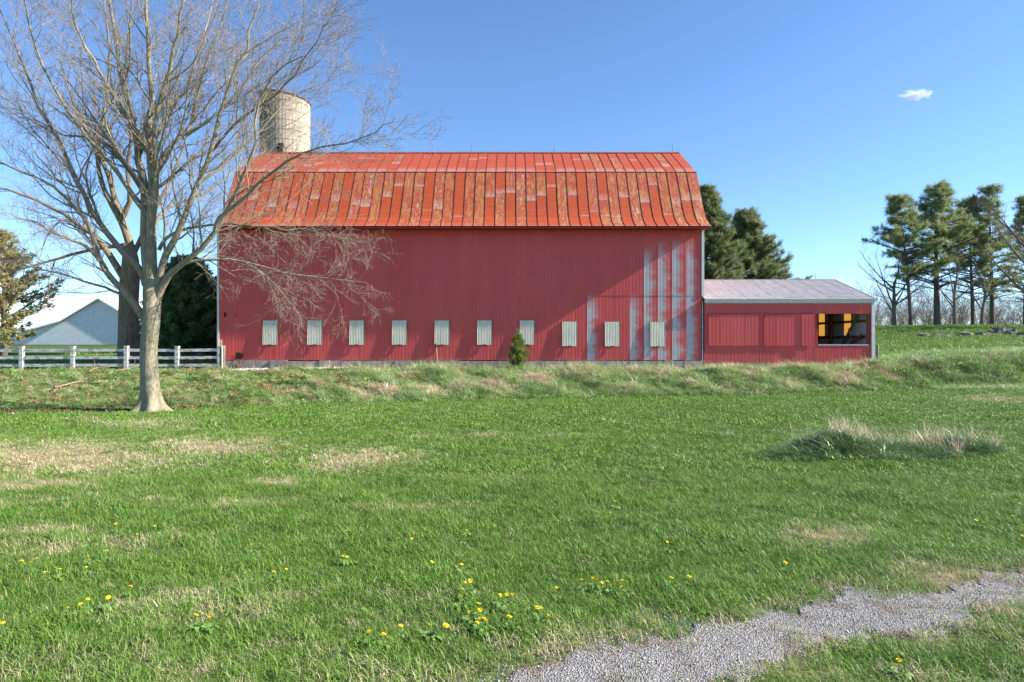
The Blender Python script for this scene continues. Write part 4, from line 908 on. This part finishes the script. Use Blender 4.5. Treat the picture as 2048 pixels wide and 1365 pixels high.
n = 2600; x = rng.uniform(-29, -4, n); yf = np.interp(x, FX, FY); y = yf + (32.4 - yf) * rng.random(n); k = (np.sin(x * 1.9 + 2 * np.sin(y)) * np.sin(y * 1.6 + x * .3) > .1); x, y = x[k], y[k]
scatter('bank_leaf_litter', np.stack([x, y, H(x, y) + .10], -1), rng.uniform(.5, 1., len(x)), rng.integers(0, 2, len(x)), np.ones(len(x)), [leaf_tuft(10, .2, .08, .08, 140 + k) for k in range(2)], grassmat('brown_leaves', (.3, .15, .08), (.4, .25, .15), (.40, .22, .13), (.28, .13, .08), .15, .8), 'scattered brown dead leaves among the ground cover on the bank', 'leaves', .3)
# fallen branches on the bank
MAT_DEAD = plain('dead_branch', (.26, .19, .13), .9, .3, 9)
for pts, r, lb in (([(108, 786), (130, 780), (160, 775), (185, 777), (202, 776)], .045, 'forked pale dead branch lying on the bank left of the maple'),
                   ([(178, 756), (192, 748), (208, 746)], .035, 'short dead stick on the bank just below the fence'),
                   ([(230, 752), (250, 747), (275, 741)], .03, 'thin dead branch on the bank behind the maple trunk')):
    w = np.array([ground_at(*p) + [0, 0, .20] for p in pts]); w = resample(w, 9); rd = r * np.linspace(1, .45, 9); c2, r2 = spawn(w[None], rd[None], 4, .3, .9, .6, .8, .05, 5, .6, .15, .01)
    tag(obj('fallen_branch', mesh('fallen_branch', *join([tubes(w[None] - w[0], rd[None], 6), tubes(c2 - w[0], r2, 4)])), MAT_DEAD, None, tuple(w[0])), lb, 'branch')

# ------------------------------------------------------------------ dandelions
MAT_PETAL = plain('dandelion_petals', (.80, .62, .02), .6, .1, 30); MAT_STEM = plain('dandelion_stem', (.16, .22, .06), .6); MAT_DLEAF = plain('dandelion_leaf', (.10, .19, .035), .5)
def flower():
    V = []; Fq = []
    for ring, (n, r, z, w) in enumerate(((14, .019, .004, .0045), (11, .013, .008, .004), (7, .007, .010, .003))):
        for k in range(n):
            a = 6.283 * (k + .5 * ring) / n; c, s = math.cos(a), math.sin(a); b0 = len(V)
            V += [(-s * w * .4, c * w * .4, 0), (s * w * .4, -c * w * .4, 0), (c * r + s * w, s * r - c * w, z), (c * r - s * w, s * r + c * w, z)]; Fq.append((b0, b0 + 1, b0 + 2, b0 + 3))
    return mesh('flower', V, Fq)
def rosette():
    V = []; Fq = []
    for k in range(8):
        a = 6.283 * k / 8 + random.uniform(-.3, .3); l = random.uniform(.06, .11); c, s = math.cos(a), math.sin(a); b0 = len(V)
        for t, w, z in ((0, .003, .01), (.3, .012, .035), (.6, .015, .045), (.85, .012, .035), (1, .001, .02)): V += [(c*l*t - s*w, s*l*t + c*w, z), (c*l*t + s*w, s*l*t - c*w, z)]
        for j in range(4): i = b0 + 2 * j; Fq.append((i, i + 1, i + 3, i + 2))
    return mesh('leaves', V, Fq)
fl = flower(); ro = rosette(); stv, stq = tubes([[(0, 0, -.02), (.002, 0, .04), (0, 0, .078)]], [[.0022, .002, .002]], 5); stm = mesh('stem', stv, stq)
for me, m_ in ((fl, MAT_PETAL), (ro, MAT_DLEAF), (stm, MAT_STEM)): me.materials.append(m_)
def zs(l, ox, oy, s): return [(ox + a / s, oy + b / s) for a, b in l]
GRP = [
 ('yellow dandelion in the dense clump left of the gravel', zs([(990,730),(1045,697),(1052,716),(1075,757),(1050,768),(1038,795),(1090,785)], 600, 1000, 2.926)),
 ('yellow dandelion in the trio above the dense clump', zs([(1172,637),(1210,619),(1243,617)], 600, 1000, 2.926)),
 ('yellow dandelion near the gravel edge right of the dense clump', zs([(1390,693),(1408,722),(1454,733),(1225,768)], 600, 1000, 2.926)),
 ('yellow dandelion in the row right of centre above the gravel', zs([(1500,578),(1645,528),(1715,513),(1735,550),(1768,550),(1800,550),(1860,538),(1885,540),(1880,572),(1915,562)], 600, 1000, 2.926)),
 ('yellow dandelion at the bottom centre left of the clump', zs([(404,862),(490,872),(590,798),(755,820),(853,830)], 600, 1000, 2.926)),
 ('yellow dandelion in the small group left of the trio', zs([(935,650),(950,585),(965,560),(995,550)], 600, 1000, 2.926)),
 ('small yellow dandelion scattered in the mid lawn', zs([(250,383),(275,383),(772,424),(945,427),(975,213),(993,237),(950,258),(1138,206),(655,265),(270,232),(1845,48)], 600, 1000, 2.926)),
 ('yellow dandelion on the lower left lawn', zs([(145,495),(210,500),(307,555),(405,547),(590,512),(600,445),(722,422),(463,807),(550,780),(600,777),(740,755),(20,925),(250,460),(890,662)], 0, 1000, 3.413)),
 ('yellow dandelion on the left lawn towards the centre', zs([(790,225),(935,290),(1055,232),(1375,268),(1672,578),(1870,550),(1955,545),(1280,715),(1337,900),(1432,897),(1715,373),(1615,47)], 0, 1000, 3.413)),
 ('yellow dandelion on the right lawn beyond the gravel', zs([(325,255),(895,350),(345,420),(430,415),(1685,225),(1817,130),(1995,120),(2040,210),(2010,20),(70,40)], 1200, 1000, 2.415)),
 ('yellow dandelion in the grass clump below the gravel', zs([(1445,862)], 1200, 1000, 2.415)),
]
ORD = 'first second third fourth fifth sixth seventh eighth ninth tenth eleventh twelfth thirteenth fourteenth'.split()
for lb, pts in GRP:
    pts = sorted(pts); grp = lb.replace('yellow dandelion', 'dandelions'); base_lb = lb
    for num, (px, py) in enumerate(pts):
        lb = base_lb if len(pts) == 1 else base_lb + (', leftmost' if num == 0 else ', rightmost' if num == len(pts) - 1 else ', %s from left' % ORD[num])
        g = ground_at(px, py + 4); hgt = random.uniform(.75, 1.15)
        o = empty('dandelion', tuple(g), lb, 'flower', grp); o.empty_display_size = .03
        for nm, me, z in (('stem', stm, 0), ('flower_head', fl, .078 * hgt), ('leaves', ro, 0)):
            c = bpy.data.objects.new(nm, me); C.objects.link(c); c.parent = o; c.location = (0, 0, z)
            fs = random.uniform(.55, .9); c.scale = (1, 1, hgt) if nm == 'stem' else (fs, fs, fs)
            c.rotation_euler = (random.uniform(-.4, .1), random.uniform(-.2, .4), random.random() * 6) if nm == 'flower_head' else (0, 0, random.random() * 6)

# ------------------------------------------------------------------ one small cloud
q = M('cloud_vapour'); q.t.nodes.remove(q.b); l_ = q.loc()
n1 = q.noise(l_, 2.2, 6, .62, .4); r_ = q.n('ShaderNodeVectorMath', operation='LENGTH'); q.put(r_.inputs[0], l_)
den = q.math('MULTIPLY', q.ramp(q.math('SUBTRACT', n1, q.math('MULTIPLY', r_.outputs['Value'], .55)), .08, .38), .05)
vs = q.n('ShaderNodeVolumePrincipled'); q.put(vs.inputs['Density'], den); vs.inputs['Color'].default_value = (1, 1, 1, 1); vs.inputs['Anisotropy'].default_value = .3
q.t.links.new(vs.outputs[0], q.out.inputs['Volume']); MAT_CLOUD = q.m
cd = 2200.; cc = P(1831, 190, cd)
o = obj('cloud', MB().box((-1, -1, -1), (1, 1, 1)).me('cloud'), MAT_CLOUD, None, tuple(cc)); o.scale = (66, 40, 20); tag(o, 'small lone white cloud high in the clear sky', 'cloud', kind='stuff')
